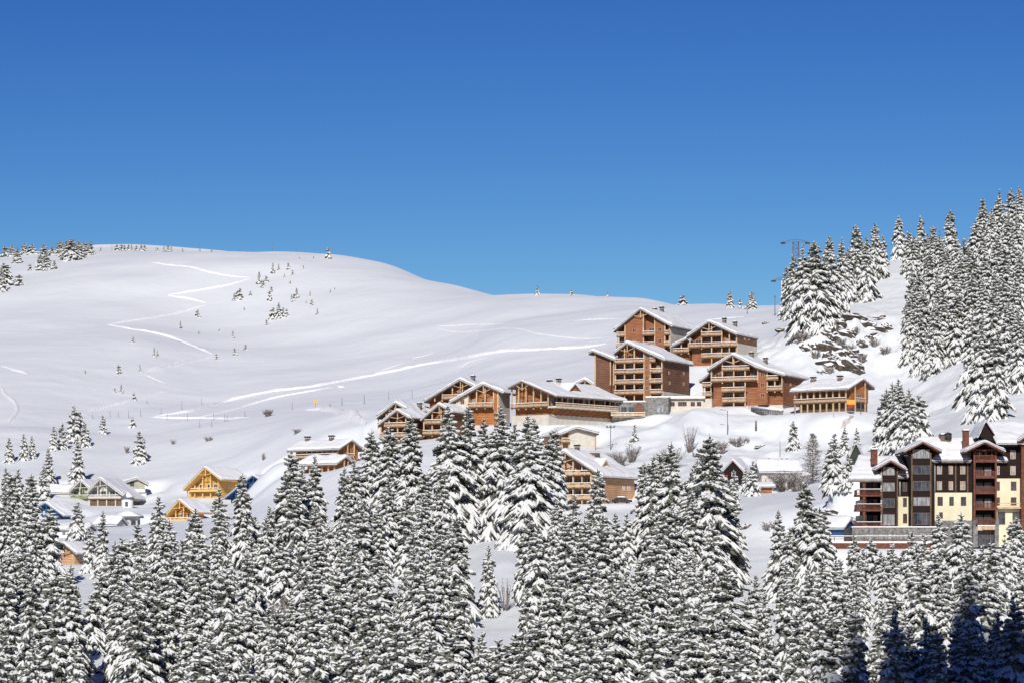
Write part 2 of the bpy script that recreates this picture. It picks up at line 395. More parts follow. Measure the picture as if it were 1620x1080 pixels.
for s in [(16,14,.185,.86,.85,1.0,.04,.3),(17,14,.20,.92,.8,1.0,.03,.34),(18,14,.17,.66,.9,1.0,.05,.36),(19,14,.19,.80,.75,1.0,.05,.3),(20,14,.16,.95,.95,1.0,.04,.32)]:
    SHORT.append((mesh_of(spruce_mesh(*s), 'short_crown', ['needle', 'tsnow']), mesh_of(trunk_mb(14, .2), 'short_trunk', ['bark']), 14.))
MID = []     # trees of 9 m
for s in [(21,9,.21,.95,.85,1.0,.03,.3),(22,9,.19,.85,.9,1.0,.03,.3),(23,9,.24,.9,.8,1.0,.02,.35)]:
    MID.append((mesh_of(spruce_mesh(*s), 'young_crown', ['needle', 'tsnow']), mesh_of(trunk_mb(9, .13), 'young_trunk', ['bark']), 9.))
SML = []     # half-buried little firs of 4 m
for s in [(31,4,.27,.80,.8,1.0,.0,.4),(32,4,.34,.88,.7,1.0,.0,.5),(33,4,.22,.85,.9,1.0,.0,.3)]:
    SML.append((mesh_of(spruce_mesh(*s), 'sapling_crown', ['needle', 'tsnow']), mesh_of(trunk_mb(4, .07), 'sapling_trunk', ['bark']), 4.))

TREES = []
def tree(loc, h, label=None, cat='spruce tree', group=None, name='spruce_tree', var=None, wid=1.0, pts=None):
    if h > 22.5: bank = TALL
    elif h > 16.5: bank = VAR
    elif h > 11: bank = SHORT
    elif h > 5.5: bank = MID
    else: bank = SML
    k = random.randrange(len(bank)) if var is None else var % len(bank)
    cm, tm, hh = bank[k]; s = h/hh
    r = bpy.data.objects.new(name, None); COL.objects.link(r); r.empty_display_size = .5
    r.location = loc; r.rotation_euler = (random.uniform(-.035,.035), random.uniform(-.035,.035), random.uniform(0, 6.28))
    w = s*wid*random.uniform(.86, 1.16); r.scale = (w, w, s)
    for nm, me in (('trunk', tm), ('crown', cm)):
        c = bpy.data.objects.new(nm, me); COL.objects.link(c); c.parent = r
    tag(r, label, cat, group); TREES.append((r, loc, h)); return r

def tree_px(u, vt, vb, label=None, Y=None, wid=1.0, var=None, group=None, name='spruce_tree', cat='spruce tree', Y0=310):
    """a tree whose top shows at (u, vt) and whose foot stands at (u, vb)"""
    if Y: x = (u-810)/F*Y; y = Y; z = gz(x, y)
    else: x, y, z = hit(u, vb, Y0)
    h = (HV-vt)/F*y - z
    return tree((x, y, z-.15), max(h, 1.2), label, cat, group, name, var, wid)

def bare_tree_mb(seed, h, spread, mi=0, n=60, up=.8):
    rnd = random.Random(seed); mb = MB()
    for i in range(n):
        a = rnd.uniform(0, 6.28); r = rnd.random()**.5*spread*.25
        p = np.array((r*cos(a), r*sin(a), -.5)); q = np.array((spread*cos(a)*rnd.uniform(.2,1), spread*sin(a)*rnd.uniform(.2,1), h*rnd.uniform(.45,1)))
        m = (p+q)/2+np.array((0,0,h*.12))
        mb.tube(p, m, .07, .05, 3, mi); mb.tube(m, q, .05, .02, 3, mi)
        for j in range(6):
            t = rnd.random(); b = m+(q-m)*t; e = b+np.array((rnd.uniform(-.8,.8), rnd.uniform(-.8,.8), rnd.uniform(.1,.8)))*spread*.3
            mb.tube(b, e, .035, .015, 3, mi)
            if rnd.random() < .35: mb.tube(b+(0,0,.05), b+(e-b)*.7+(0,0,.05), .05, .02, 3, 1)
    return mb

def larch_mb(seed, h, R):
    rnd = random.Random(seed); mb = MB()
    mb.tube((0,0,-1), (0,0,h), .22, .04, 6, 0)
    z = h*.06
    while z < h*.98:
        t = z/h; L0 = R*(1-t)**.7*(.6+.4*min(1, t*5))
        for k in range(9):
            a = rnd.uniform(0, 6.28); L = L0*rnd.uniform(.6, 1.15)+.2; e = rnd.uniform(.0, .35)
            q = np.array((cos(a)*L, sin(a)*L, z+L*e)); p = np.array((0,0,z)); mb.tube(p, q, .05, .02, 3, 0)
            for j in range(7):
                u = rnd.uniform(.25, 1); b = p+(q-p)*u; e2 = b+np.array((rnd.uniform(-.5,.5), rnd.uniform(-.5,.5), rnd.uniform(-.4,.35)))
                mb.tube(b, e2, .04, .015, 3, 0)
                if rnd.random() < .22: mb.tube(b+(0,0,.06), e2+(0,0,.06), .06, .03, 3, 1)
        z += .42
    return mb
# ------------------------------------------------------------------ buildings
def prof_z(prof, x):
    for (x0, z0), (x1, z1) in zip(prof, prof[1:]):
        if x <= x1 or (x1, z1) == prof[-1]: return z0+(z1-z0)*(x-x0)/(x1-x0)
def roof_parts(par, prof, a0, a1, axis, thick=.32, snow=.65, fas='fascia', seed=0, snowmat='snow', hip=0):
    """prof: underside outline [(p, z)...] across the ridge; a0..a1 along the ridge"""
    th = thick
    up = [(p, z+th) for p, z in prof]
    mb = MB(); mb.prism(prof+up[::-1], a0, a1, axis); ro = mb.build('roof', fas, par)
    # snow layer, fine grid with a soft lip
    ps = [prof[0][0]-.12]
    L = prof[-1][0]+.12
    n = max(8, int((L-ps[0])/.45)); P_ = np.linspace(ps[0], L, n+1)
    e = .35; P_ = np.unique(np.concatenate([P_, [P_[0]+.12, P_[0]+.3, P_[-1]-.12, P_[-1]-.3]]))
    A0, A1 = a0-.12, a1+.12
    m = max(8, int((A1-A0)/.6)); A_ = np.linspace(A0, A1, m+1); A_ = np.unique(np.concatenate([A_, [A0+.12, A0+.3, A1-.12, A1-.3]]))
    base = np.interp(P_, [p for p, _ in up], [z for _, z in up])
    base[P_ < up[0][0]] = up[0][1]; base[P_ > up[-1][0]] = up[-1][1]
    if len(P_) > 9:     # round the ridge
        k = np.array([1,2,3,2,1])/9.; bb = np.convolve(np.pad(base, 2, mode='reflect', reflect_type='odd'), k, 'valid'); top = np.maximum(bb, base)
    else: top = base
    PP, AA = np.meshgrid(P_, A_, indexing='ij')
    dp = np.minimum(PP-P_[0], P_[-1]-PP); da = np.minimum(AA-A_[0], A_[-1]-AA); d = np.minimum(dp, da)
    t = np.clip(d/.42, 0, 1); lip = np.sqrt(1-(1-t)**2)
    nz = fbm(PP/2.6+seed*3.1, AA/3.1+seed*1.7, 4)
    hh = snow*(.30+.70*lip)*(1+nz*.55)
    if True:
        wav = fbm(PP*.9+seed, AA*.9, 2)*.14
    T = top[:, None]+hh+wav*lip; B = np.repeat(base[:, None]+.004, len(A_), 1)
    mb = MB(); nP, nA = len(P_), len(A_)
    def V(p, a, z): return (p, a, z) if axis == 'y' else (a, p, z)
    vs = [V(PP[i,j], AA[i,j], T[i,j]) for i in range(nP) for j in range(nA)]
    fl = axis != 'y'
    def fc(*q): return q[::-1] if fl else q
    fs = [fc(i*nA+j, (i+1)*nA+j, (i+1)*nA+j+1, i*nA+j+1) for i in range(nP-1) for j in range(nA-1)]
    o = len(vs); ring = [(i, 0) for i in range(nP)] + [(nP-1, j) for j in range(1, nA)] + [(i, nA-1) for i in range(nP-2, -1, -1)] + [(0, j) for j in range(nA-2, 0, -1)]
    vs += [V(PP[i,j], AA[i,j], B[i,j]) for i, j in ring]
    N = len(ring)
    fs += [fc(ring[k][0]*nA+ring[k][1], o+k, o+(k+1) % N, ring[(k+1) % N][0]*nA+ring[(k+1) % N][1])[::-1] for k in range(N)]
    mb.add(vs, fs, 0, True)
    sl = mb.build('snow_layer', snowmat, par)
    if hip:      # bevel the a0 end back towards the ridge
        pr, p0, am = max(prof, key=lambda q: q[1])[0], prof[0][0], (a0+a1)/2
        for ob in (ro, sl):
            for vv in ob.data.vertices:
                a, p = (vv.co.x, vv.co.y) if axis == 'x' else (vv.co.y, vv.co.x)
                if a < am:
                    a += hip*min(1, max(0, (p-p0)/(pr-p0)))*(am-a)/(am-a0)
                    if axis == 'x': vv.co.x = a
                    else: vv.co.y = a
    return ro

def window(par, x, y, z, w, h, face='f', frame='wframe', glass='glass', name='window', mull=1, bars=0):
    """face f: looks to -y at depth y; face s: looks to +x at x"""
    mb = MB(); g = MB(); t = .09
    def bx(m, a0, a1, b0, b1, c0, c1, mi=0):
        if face == 'f': m.box(x+a0, x+a1, y-b1, y-b0, z+c0, z+c1, mi)
        else: m.box(x+b0, x+b1, y+a0, y+a1, z+c0, z+c1, mi)
    bx(mb, -w/2, -w/2+t, -.05, .06, 0, h); bx(mb, w/2-t, w/2, -.05, .06, 0, h)
    bx(mb, -w/2+t, w/2-t, -.05, .06, h-t, h); bx(mb, -w/2+t, w/2-t, -.05, .06, 0, t)
    for k in range(1, mull+1):
        c = -w/2+w*k/(mull+1); bx(mb, c-.04, c+.04, -.05, .05, t, h-t)
    for k in range(bars):
        c = h*(k+1)/(bars+1); bx(mb, -w/2+t, w/2-t, -.05, .045, c-.03, c+.03)
    bx(g, -w/2+t, w/2-t, -.03, .02, t, h-t)
    f = mb.build(name, frame, par); g.build('pane', glass, f)
    return f

def chimney(par, x, y, z, w=.9, h=1.6, mat='fascia', cap=True):
    mb = MB(); mb.box(x-w/2, x+w/2, y-w/2, y+w/2, z-1.5, z+h)
    c = mb.build('chimney', mat, par)
    if cap:
        k = MB(); k.prism([(x-w*.75, z+h+.25), (x+w*.75, z+h+.25), (x+w*.45, z+h+.6), (x-w*.45, z+h+.6)], y-w*.7, y+w*.7)
        for dx in (-.35, .35):
            for dy in (-.35, .35): k.box(x+dx*w-.05, x+dx*w+.05, y+dy*w-.05, y+dy*w+.05, z+h, z+h+.25)
        k.build('cowl', 'black', c)
        s = MB(); s.box(x-w*.42, x+w*.42, y-w*.5, y+w*.5, z+h+.6, z+h+.8); s.build('snow_cap', 'snow', c)
    return c

class Site:
    """local frame of a building: origin at the left foot of its facade, x along the facade, y into the depth"""
    def __init__(s, name, label, cat, u, v, Y, yaw, group=None):
        s.x0, s.y0, s.z0 = P(u, v, Y); s.t = radians(yaw)
        s.o = empty(name, (s.x0, s.y0, s.z0), -s.t, label, cat, group)
    def fx(s, u, v=None, yl=0.):
        """pixel on the facade plane (shifted in by yl) -> local x, z"""
        c, n = cos(s.t), sin(s.t); xx = s.x0+yl*n; yy = s.y0+yl*c
        a = (u-810)/F; k = (a*yy-xx)/(c+a*n)
        return k if v is None else (k, (HV-v)/F*(yy-k*n)-s.z0)
    def fz(s, v, x=0., yl=0.): return (HV-v)/F*(s.y0-x*sin(s.t)+yl*cos(s.t))-s.z0
    def sy(s, u, W):
        c, n = cos(s.t), sin(s.t); xw = s.x0+W*c; yw = s.y0-W*n; a = (u-810)/F
        return (a*yw-xw)/(n-a*c)
    def pad(s, W, L, extra=1.0, bl=9, z=0.):
        c, n = cos(s.t), sin(s.t)
        k = max(1, int(round(L/max(W*.6, 6)))); q = max(1, int(round(W/9)))
        for i in range(q):
            for j in range(max(1, int(L/9))):
                lx = W*(i+.5)/q; ly = L*(j+.5)/max(1, int(L/9))
                PADS.append((s.x0+lx*c+ly*n, s.y0-lx*n+ly*c, s.z0+z, min(W/q, 9)*.5+extra, bl))

def railing(par, x0, x1, y, z, snow=True, mat='rail', h=1.0, thick=.07, side=None):
    mb = MB()
    if side is None:
        mb.box(x0, x1, y-thick, y, z+.10, z+h*.68); mb.box(x0, x1, y-thick-.04, y+.05, z+h-.1, z+h)
        s = MB(); s.box(x0, x1, y-thick-.06, y+.08, z+h+.003, z+h+.11)
    else:   # rail running along y at x = x0
        mb.box(x0, x0+thick, y, side, z+.10, z+h*.68); mb.box(x0-.05, x0+thick+.04, y, side, z+h-.1, z+h)
        s = MB(); s.box(x0-.08, x0+thick+.06, y, side, z+h+.003, z+h+.11)
    r = mb.build('railing', mat, par)
    if snow: s.build('snow_cap', 'snow', r)
    return r

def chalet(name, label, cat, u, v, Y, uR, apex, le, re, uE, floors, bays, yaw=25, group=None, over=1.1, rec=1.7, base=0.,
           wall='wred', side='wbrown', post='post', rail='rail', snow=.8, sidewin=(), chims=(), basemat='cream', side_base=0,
           L=None, kink=None, windows=True, seed=1, fas='fascia', pad=True, roof_y0=None, frame='wframe', truss=True, glass='glass', dens=1.):
    """floors: rows (px) of the balcony floors at the left corner; bays: (u0, u1, kind) with kind b balconies, w boards, p plaster;
       apex, le, re: px of the ridge end and of the two eaves on the gable"""
    S = Site(name, label, cat, u, v, Y, yaw, group); o = S.o; rnd = random.Random(seed)
    W = S.fx(uR)
    if L is None: L = S.sy(uE, W)
    yf = -over
    prof = [S.fx(*le, yl=yf), S.fx(*apex, yl=yf), S.fx(*re, yl=yf)]
    if kink: prof = sorted(prof+[S.fx(*kink, yl=yf)])
    prof = [(x, z-.45-snow*.5) for x, z in prof]
    zf = [S.fz(q) for q in floors]
    hst = abs(zf[1]-zf[0]) if len(zf) > 1 else 2.8
    zb = -3.
    def outline(x0, x1, lo, drop=.02):
        pts = [(x0, lo), (x1, lo), (x1, prof_z(prof, x1)-drop)]
        pts += [(px, pz-drop) for px, pz in reversed(prof) if x0+.05 < px < x1-.05]
        pts.append((x0, prof_z(prof, x0)-drop)); return pts
    bz = base
    # body behind the recess
    mb = MB(); mb.prism(outline(0, W, bz), rec, L); 
    wl = mb.build('wall', wall, o)
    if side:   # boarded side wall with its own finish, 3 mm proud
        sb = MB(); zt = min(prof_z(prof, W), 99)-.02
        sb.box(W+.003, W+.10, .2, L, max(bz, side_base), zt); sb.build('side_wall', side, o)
        if side_base > bz:
            sb = MB(); sb.box(W+.003, W+.13, .2, L, bz, side_base); sb.build('plinth', basemat, o)
    fb = MB(); fb.box(0, W, 0.02, L, zb, bz-.003) if base > 0 else fb.box(.3, W-.3, rec, L-.2, zb, bz-.003); fb.build('foundation', basemat, o)
    # posts and bays
    edges = sorted(set([round(S.fx(b[0]), 2) for b in bays]+[round(S.fx(b[1]), 2) for b in bays]))
    for (ua, ub, kind, *rest) in bays:
        xa, xb = max(0, S.fx(ua)), min(W, S.fx(ub)); w = xb-xa
        fl = zf if not rest else [zf[i] for i in rest[0]]
        if kind in 'wp':
            m2 = MB(); m2.prism(outline(xa, xb, bz), .02, rec-.01); m2.build('front_panel', wall if kind == 'w' else basemat, o)
            if windows:
                for z in fl:
                    if z+2.2 < prof_z(prof, (xa+xb)/2) and w > 1.5: window(o, (xa+xb)/2, .02, z+.8, min(1.1, w*.5), 1.2, frame=frame, glass=glass)
        else:
            nsub = max(1, int(round(w/2.5)))
            for z in fl:
                x0, x1 = xa, xb
                # follow the slope of the roof on the top floors
                while x1-x0 > 1 and prof_z(prof, x0+.3) < z+1.2: x0 += .3
                while x1-x0 > 1 and prof_z(prof, x1-.3) < z+1.2: x1 -= .3
                if x1-x0 <= 1.2: continue
                pr = rnd.choice([.25, .45, .7]) if w < 9 else .35
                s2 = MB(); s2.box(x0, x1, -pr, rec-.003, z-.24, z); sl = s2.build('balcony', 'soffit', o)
                railing(sl, x0, x1, -pr, z, mat=rail)
            # doors and windows in the back of the recess
            if windows:
                for z in fl:
                    for k in range(nsub):
                        xm = xa+w*(k+.5)/nsub
                        if z+2.3 > prof_z(prof, xm)-.1: continue
                        ww = min(1.7, w/nsub*.6)
                        window(o, xm+rnd.uniform(-.3,.3), rec, z+.02, ww, 2.1, frame=frame, glass=rnd.choice(['glass','glass','curtain']), name='balcony_door')
            for k in range(nsub+1):
                xp = xa+w*k/nsub; xp = min(max(xp, .14), W-.14)
                if any(abs(xp-q) < .5 for q in getattr(S, 'px', [])): continue
                S.px = getattr(S, 'px', [])+[xp]
                m3 = MB(); lowest = min(fl)-.6 if min(fl)-.6 > 1.5 else zb
                m3.box(xp-.14, xp+.14, -.16, .16, lowest, prof_z(prof, xp)-.02); m3.build('post', post, o)
    # corner posts and a king post with struts
    for xp in (.15, W-.15):
        m3 = MB(); m3.box(xp-.2, xp+.2, -.2, .2, zb, prof_z(prof, xp)-.02)
        if not any(abs(xp-q) < .5 for q in getattr(S, 'px', [])): m3.build('post', post, o)
    if truss:
        ax, az = max(prof, key=lambda q: q[1])
        m3 = MB(); zt = az-1.7
        m3.beam((ax-1.9*dens, yf+.25, prof_z(prof, ax-1.9*dens)-.1), (ax-.1, yf+.25, zt), .14)
        m3.beam((ax+1.9*dens, yf+.25, prof_z(prof, ax+1.9*dens)-.1), (ax+.1, yf+.25, zt), .14)
        m3.beam((ax, yf+.25, zt-.3), (ax, yf+.25, az-.1), .18)
        m3.build('truss', post, o)
    roof_parts(o, prof, yf if roof_y0 is None else roof_y0, L+.6, 'y', snow=snow, fas=fas, seed=seed)
    for (us, vs, gl) in sidewin:      # windows of the side wall, px
        yy = S.sy(us, W); zz = (HV-vs)/F*(S.y0-W*sin(S.t)+yy*cos(S.t))-S.z0
        window(o, W+.10, yy, zz-.4, 1.1, .9, face='s', frame=frame, glass=gl)
    for (uc, vc, yl) in chims:
        xx, zz = S.fx(uc, vc, yl=yl); zr = prof_z(prof, xx)+.3+snow
        chimney(o, xx, yl, zr-.3, .9, .95)
    if pad: S.pad(W, L, bl=8)
    S.W, S.L, S.prof = W, L, prof
    return S

def longhouse(name, label, cat, u, v, Y, uR, veave, apex, uE, floors, yaw=40, rec=1.6, over=1.1, snow=.6, wall='wred', side='wred2', base=0., chims=(), nb=6, seed=1, group=None,
              ridge=None, stilts=0., open_front=True, post='post', rail='rail', veR=None, basemat='soffit', fas='fascia', vsideE=None):
    """eave side is the facade (px u..uR), gable on the right end up to uE"""
    S = Site(name, label, cat, u, v, Y, yaw, group); o = S.o; rnd = random.Random(seed)
    W = S.fx(uR); L = S.sy(uE, W); ze = S.fz(veave)-.3-snow*.5
    ya = S.sy(apex[0], W); za = (HV-apex[1])/F*(S.y0-W*sin(S.t)+ya*cos(S.t))-S.z0-.45-snow*.5
    zr = za-(L-ya)*(za-ze)/(ya+.001) if vsideE is None else (HV-vsideE)/F*(S.y0-W*sin(S.t)+L*cos(S.t))-S.z0-.6
    sl = (za-ze)/(ya+over)
    prof = [(-over, ze), (ya, za), (L+over, za-sl*(L+over-ya))]
    pz = lambda y: prof_z(prof, y)-.02
    mb = MB(); mb.prism([(rec, base), (L, base), (L, pz(L)), (ya, pz(ya)), (rec, pz(rec))], 0, W, 'x'); mb.build('wall', wall, o)
    if side:
        mb = MB(); mb.prism([(rec+.1, base), (L, base), (L, pz(L)), (ya, pz(ya)), (rec+.1, pz(rec+.1))], W+.003, W+.1, 'x'); mb.build('side_wall', side, o)
    fb = MB(); fb.box(.3, W-.1, rec+.1, L-.1, -3, base-.003); fb.build('foundation', basemat, o)  # dark colour stands for shade in the open space under a stilted floor
    for q in floors:
        z = S.fz(q); s2 = MB(); s2.box(0, W, -.35, rec-.003, z-.22, z); b = s2.build('balcony', 'soffit', o); railing(b, 0, W, -.35, z, mat=rail)
        s2 = MB(); s2.box(W+.11, W+1.1, rec+.8, ya+1.2, z-.22, z); b = s2.build('balcony', 'soffit', o); railing(b, W+1.03, 0, rec+.8, z, mat=rail, side=ya+1.2)
        for k in range(nb):
            xm = W*(k+.5)/nb
            window(o, xm, rec, z+.02, W/nb*.55, 2.1, name='balcony_door', glass=rnd.choice(['glass','curtain','glass']))
        window(o, W+.10, ya, z+.05, 1.6, 2.0, face='s', name='balcony_door')
    for k in range(nb+1):
        xp = .15+(W-.3)*k/nb; m3 = MB(); m3.box(xp-.15, xp+.15, -.15, .15, -2.5, prof_z(prof, 0)-.02); m3.build('post', post, o)
    for yy in (rec+.8, ya+1.2):
        m3 = MB(); m3.box(W+.9, W+1.15, yy-.12, yy+.12, -2.5, pz(yy)); m3.build('post', post, o)
    roof_parts(o, prof, -.6, W+1.3, 'x', snow=snow, seed=seed, fas=fas)
    for (uc, vc, yl) in chims:
        xx, zz = S.fx(uc, vc, yl=yl); zt = prof_z(prof, yl)+.3+snow*.9; chimney(o, xx, yl, zt-.3, 1.0, .95)
    S.pad(W, L, bl=16); S.W, S.L, S.prof = W, L, prof
    return S
# ------------------------------------------------------------------ the village
G1 = 'wooden apartment chalets on the upper terrace'
def fixprof(): pass
# upper terrace
B1 = chalet('apartment_chalet', 'highest wooden apartment chalet, behind the tall block, cream right side wall', 'chalet',
   976, 568, 800, 1060, (1012.7,486), (970.5,521), (1063,513.5), 1105, [532,549.5], [(976,989,'b'),(989,1018,'w'),(1018,1036,'b'),(1036,1052,'w'),(1052,1060,'b')],
   side='cream', seed=3, chims=[(1036,483,12),(1047,484,14)])
B2 = chalet('apartment_chalet', 'tall wooden chalet with four balcony rows and brown side wall with six small windows', 'chalet',
   973, 634, 750, 1048, (991.6,539.5), (970.5,556), (1051,566), 1090, [574,590.5,607,623.5], [(973,1019,'b'),(1019,1029,'w'),(1029,1048,'b')],
   side_base=2.2, sidewin=[(1058.4,572,'glass'),(1081,573,'glass'),(1058,589.5,'glass'),(1081,590.5,'glass'),(1059,605.5,'glass'),(1081,607,'glass')], seed=4)
B2b = chalet('apartment_chalet', 'narrow brown tower-like wing joined to the left of the tall wooden apartment chalet', 'chalet',
   941, 624, 756, 972, (937.5,552), (931,556), (974,567), 985, [589,606], [(941,954,'w'),(954,966,'w'),(966,972,'b')], wall='wbrown', windows=False, L=9, seed=5, pad=False, truss=False, rec=1.0)
B3 = chalet('apartment_chalet', 'right-hand upper wooden chalet below the lift pylons, one long balcony under a small one', 'chalet',
   1091, 578, 785, 1166, (1121,506), (1086,530), (1165,526), 1197, [532.5,549.5,566], [(1091,1110,'b',[1]),(1110,1142,'b'),(1142,1166,'b',[1,2])],
   side_base=5.6, sidewin=[(1177.5,536,'curtain'),(1184.5,536,'curtain')], chims=[(1146,499,11),(1163,498,14)], seed=6)
B3b = chalet('chalet_annex', 'low brown annex roof tucked between the two uppermost wooden chalets', 'annex',
   1066, 572, 788, 1090, (1086,533), (1062,545), (1092,536), 1096, [557], [(1066,1090,'b')], L=8, seed=7, pad=False, truss=False, windows=False)
B4 = chalet('apartment_chalet', 'wide wooden apartment chalet below the rock slope, roof sweeping down to the right', 'chalet',
   1125, 642, 738, 1238, (1158.6,557.6), (1118.8,583), (1241,590), 1273, [586,603,619.5,636], [(1125,1143,'b',[0,1]),(1143,1179,'b'),(1179,1199,'b',[0,1]),(1199,1214,'w'),(1214,1238,'b',[1,2])],
   kink=(1196,577), side='wred', sidewin=[(1250,608,'curtain')], chims=[(1189,550,9),(1211,548,13)], seed=8)
B4b = chalet('chalet_annex', 'small annex with sloping roof against the left end of the wide wooden chalet', 'annex',
   1112, 643, 742, 1126, (1123,588), (1106,600), (1128,590), 1130, [611,626], [(1112,1126,'b')], L=8, base=2.2, seed=9, pad=False, truss=False, windows=False)
B5 = longhouse('wooden_lodge', 'long low wooden lodge on stilts at the foot of the rock slope', 'lodge',
   1257, 653, 722, 1339, 617.5, (1359,597), 1373, [638], yaw=40, base=2.3, chims=[(1286.6,597,4),(1329,592,4)], nb=8, seed=10)
# stone entrance pavilion and low cream building in front of the tall block
S = Site('entrance_pavilion', 'grey stone entrance pavilion with flat snowy roof at the foot of the tall wooden chalet', 'pavilion', 968, 655, 738, 8)
o = S.o; W = S.fx(1058); zt = S.fz(629); x1 = S.fx(1022)
m = MB(); m.box(0, x1, 0, 9, -2, zt-1.1); m.box(x1, W, -1.2, 9, -2, zt); m.build('wall', 'stone', o)
m = MB(); m.box(-.2, x1-.003, -.2, 9.2, zt-1.096, zt-.75); m.box(x1, W+.2, -1.4, 9.2, zt+.004, zt+.3); m.build('snow_layer', 'snow', o)
for uu in (976,987,999): window(o, S.fx(uu), -.0, .5, 1.5, 1.4, glass='glass', frame='metal')
m = MB(); m.prism([(S.fx(1004),0),(S.fx(1018),0),(S.fx(1018),2.2),(S.fx(1011),2.9),(S.fx(1004),2.2)], -1.0, -.01); m.build('porch', 'wbrown', o)
window(o, S.fx(1045), -1.2, .3, 2.0, 2.0, glass='curtain', frame='metal', name='door')
railing(o, 0, x1, -2.5, -.6, mat='post', h=.9)
S.pad(W, 10, 2, 6)
S = Site('service_building', 'low cream flat-roofed building between the stone pavilion and the wide wooden chalet', 'building', 1060, 645, 742, 4)
o = S.o; W = S.fx(1113); zt = S.fz(632)
m = MB(); m.box(0, W, 0, 8, -2, zt); m.build('wall', 'cream', o)
m = MB(); m.box(-.4, W+.4, -.6, 8.4, zt+.004, zt+.35); m.build('roof', 'fascia', o)
m = MB(); m.box(-.4, W+.4, -.65, 8.4, zt+.355, zt+.95); m.build('snow_layer', 'snow', o)
for uu in (1064,1076,1083,1096,1106): window(o, S.fx(uu), 0, .5, 1.1, 1.1, glass='glass', frame='wbrown')
S.pad(W, 8, 1, 6)

# middle terrace
C4 = chalet('restaurant_chalet', 'large wooden chalet with colonnaded terrace on its right side, dormer and twin chimneys', 'chalet',
   809, 674, 728, 868, (825,600), (803,611), (880,623.5), 972, [644.5], [(809,868,'b',[0])], yaw=40, wall='wred2', side=None, base=2.6, snow=.42, chims=[(869.6,592,12),(884,591,14)], seed=12, over=1.5)
S = C4; o = S.o; W, L = S.W, S.L; z0 = S.fz(644.5)
m = MB(); m.box(W+.01, W+2.6, -.3, L+1, z0-.45, z0); m.build('terrace', 'cream', o); railing(o, W+2.5, 0, -.3, z0, mat='post', h=.8, side=L+1)
for k in range(13):
    y = .4+(L-.8)*k/12
    m = MB(); m.box(W+2.1, W+2.35, y-.13, y+.13, z0, prof_z(S.prof, W+.3)-.05); m.build('post', 'post' if k % 4 else 'wbrown', o)
    if k < 12: window(o, W+.01, y+(L-.8)/24, z0+.05, (L-.8)/12*.82, 2.3, face='s', glass='glass' if k % 3 else 'curtain', frame='wbrown', name='terrace_window')
    if k < 11:
        m = MB(); m.beam((W+.05, y, z0-2.2), (W+2.4, y, z0-.5), .14); m.build('strut', 'wbrown', o)
def dormer(S, xl, y0, hw, hh, mat='fascia', wall='wred2'):
    """small gabled dormer on the right-hand roof slope"""
    o = S.o; zr = prof_z(S.prof, xl)+.5
    x1 = xl+.0; p = MB(); p.prism([(y0-hw, zr-.9), (y0+hw, zr-.9), (y0+hw, zr+.2), (y0, zr+hh), (y0-hw, zr+.2)], xl-4, xl, 'x'); d = p.build('dormer', wall, o)
    q = MB(); q.prism([(y0-hw-.5, zr-.05), (y0, zr+hh+.05), (y0+hw+.5, zr-.05), (y0+hw+.5, zr+.2), (y0, zr+hh+.35), (y0-hw-.5, zr+.2)], xl-4, xl+.5, 'x'); q.build('roof', mat, d)
    q = MB(); q.prism([(y0-hw-.55, zr+.205), (y0, zr+hh+.355), (y0+hw+.55, zr+.205), (y0+hw+.4, zr+.6), (y0, zr+hh+.8), (y0-hw-.4, zr+.6)], xl-4, xl+.4, 'x'); q.build('snow_layer', 'snow', d)
dormer(C4, W*.93, L*.42, 1.7, 1.5)
S_PAD_EXTRA = PADS.append((P(900,675,735)[0], 735, P(900,675,735)[2], 14, 10))
m = MB()
C3 = chalet('wooden_chalet', 'wooden chalet with tall glazed gable, left neighbour of the colonnaded chalet', 'chalet',
   722, 672, 738, 789, (764,604), (710,634), (796,617.5), 806, [644], [(722,741,'p'),(741,781,'b'),(781,789,'w')], yaw=22, side='cream', seed=13, wall='wred2')
C2 = chalet('wooden_chalet', 'wooden chalet with a square chimney, topmost of the middle row', 'chalet',
   676, 655, 752, 748, (727.8,597), (670.5,631.5), (752,609), 765, [631], [(676,700,'b'),(700,748,'b')], yaw=20, seed=14, chims=[(748.5,591,5)], L=13)
C1a = chalet('wooden_chalet', 'small chimneyed wooden chalet, highest of three at the left of the middle row', 'chalet',
   598, 690, 746, 638, (625.4,633.5), (595.5,657), (643,644.5), 650, [657,673.5], [(598,638,'b')], yaw=25, seed=15, L=14, chims=[(633,628.5,6),(664,641,7)])
C1b = chalet('wooden_chalet', 'small wooden chalet at the left end of the middle row, lowest gable there', 'chalet',
   602, 706, 733, 643, (628,645), (597.5,669), (647,657), 655, [675,691], [(602,643,'b')], yaw=25, seed=16, L=12)
C1c = chalet('wooden_chalet', 'small wooden chalet half hidden by spruces below the topmost middle-row chalet', 'chalet',
   670, 703, 732, 712, (694,636), (665.5,661), (715,648), 725, [670,686.5], [(670,712,'b')], yaw=25, seed=17, L=12)
C5 = chalet('wooden_chalet', 'little wooden gable peeping out behind the colonnaded chalet, beside the brown tower wing', 'chalet',
   909, 624, 778, 939, (925,597), (906,607), (942,608), 950, [619], [(909,939,'b')], yaw=15, seed=18, L=10)
C6 = chalet('small_lodge', 'low lodge with a wide snowy roof and cream wall, below the colonnaded terrace', 'lodge',
   888, 708, 700, 943, (912,673), (884,684), (948,682), 950, [699], [(888,900,'b'),(900,943,'p')], yaw=-18, seed=19, L=13, rec=1.2, windows=False, wall='beige', truss=False)
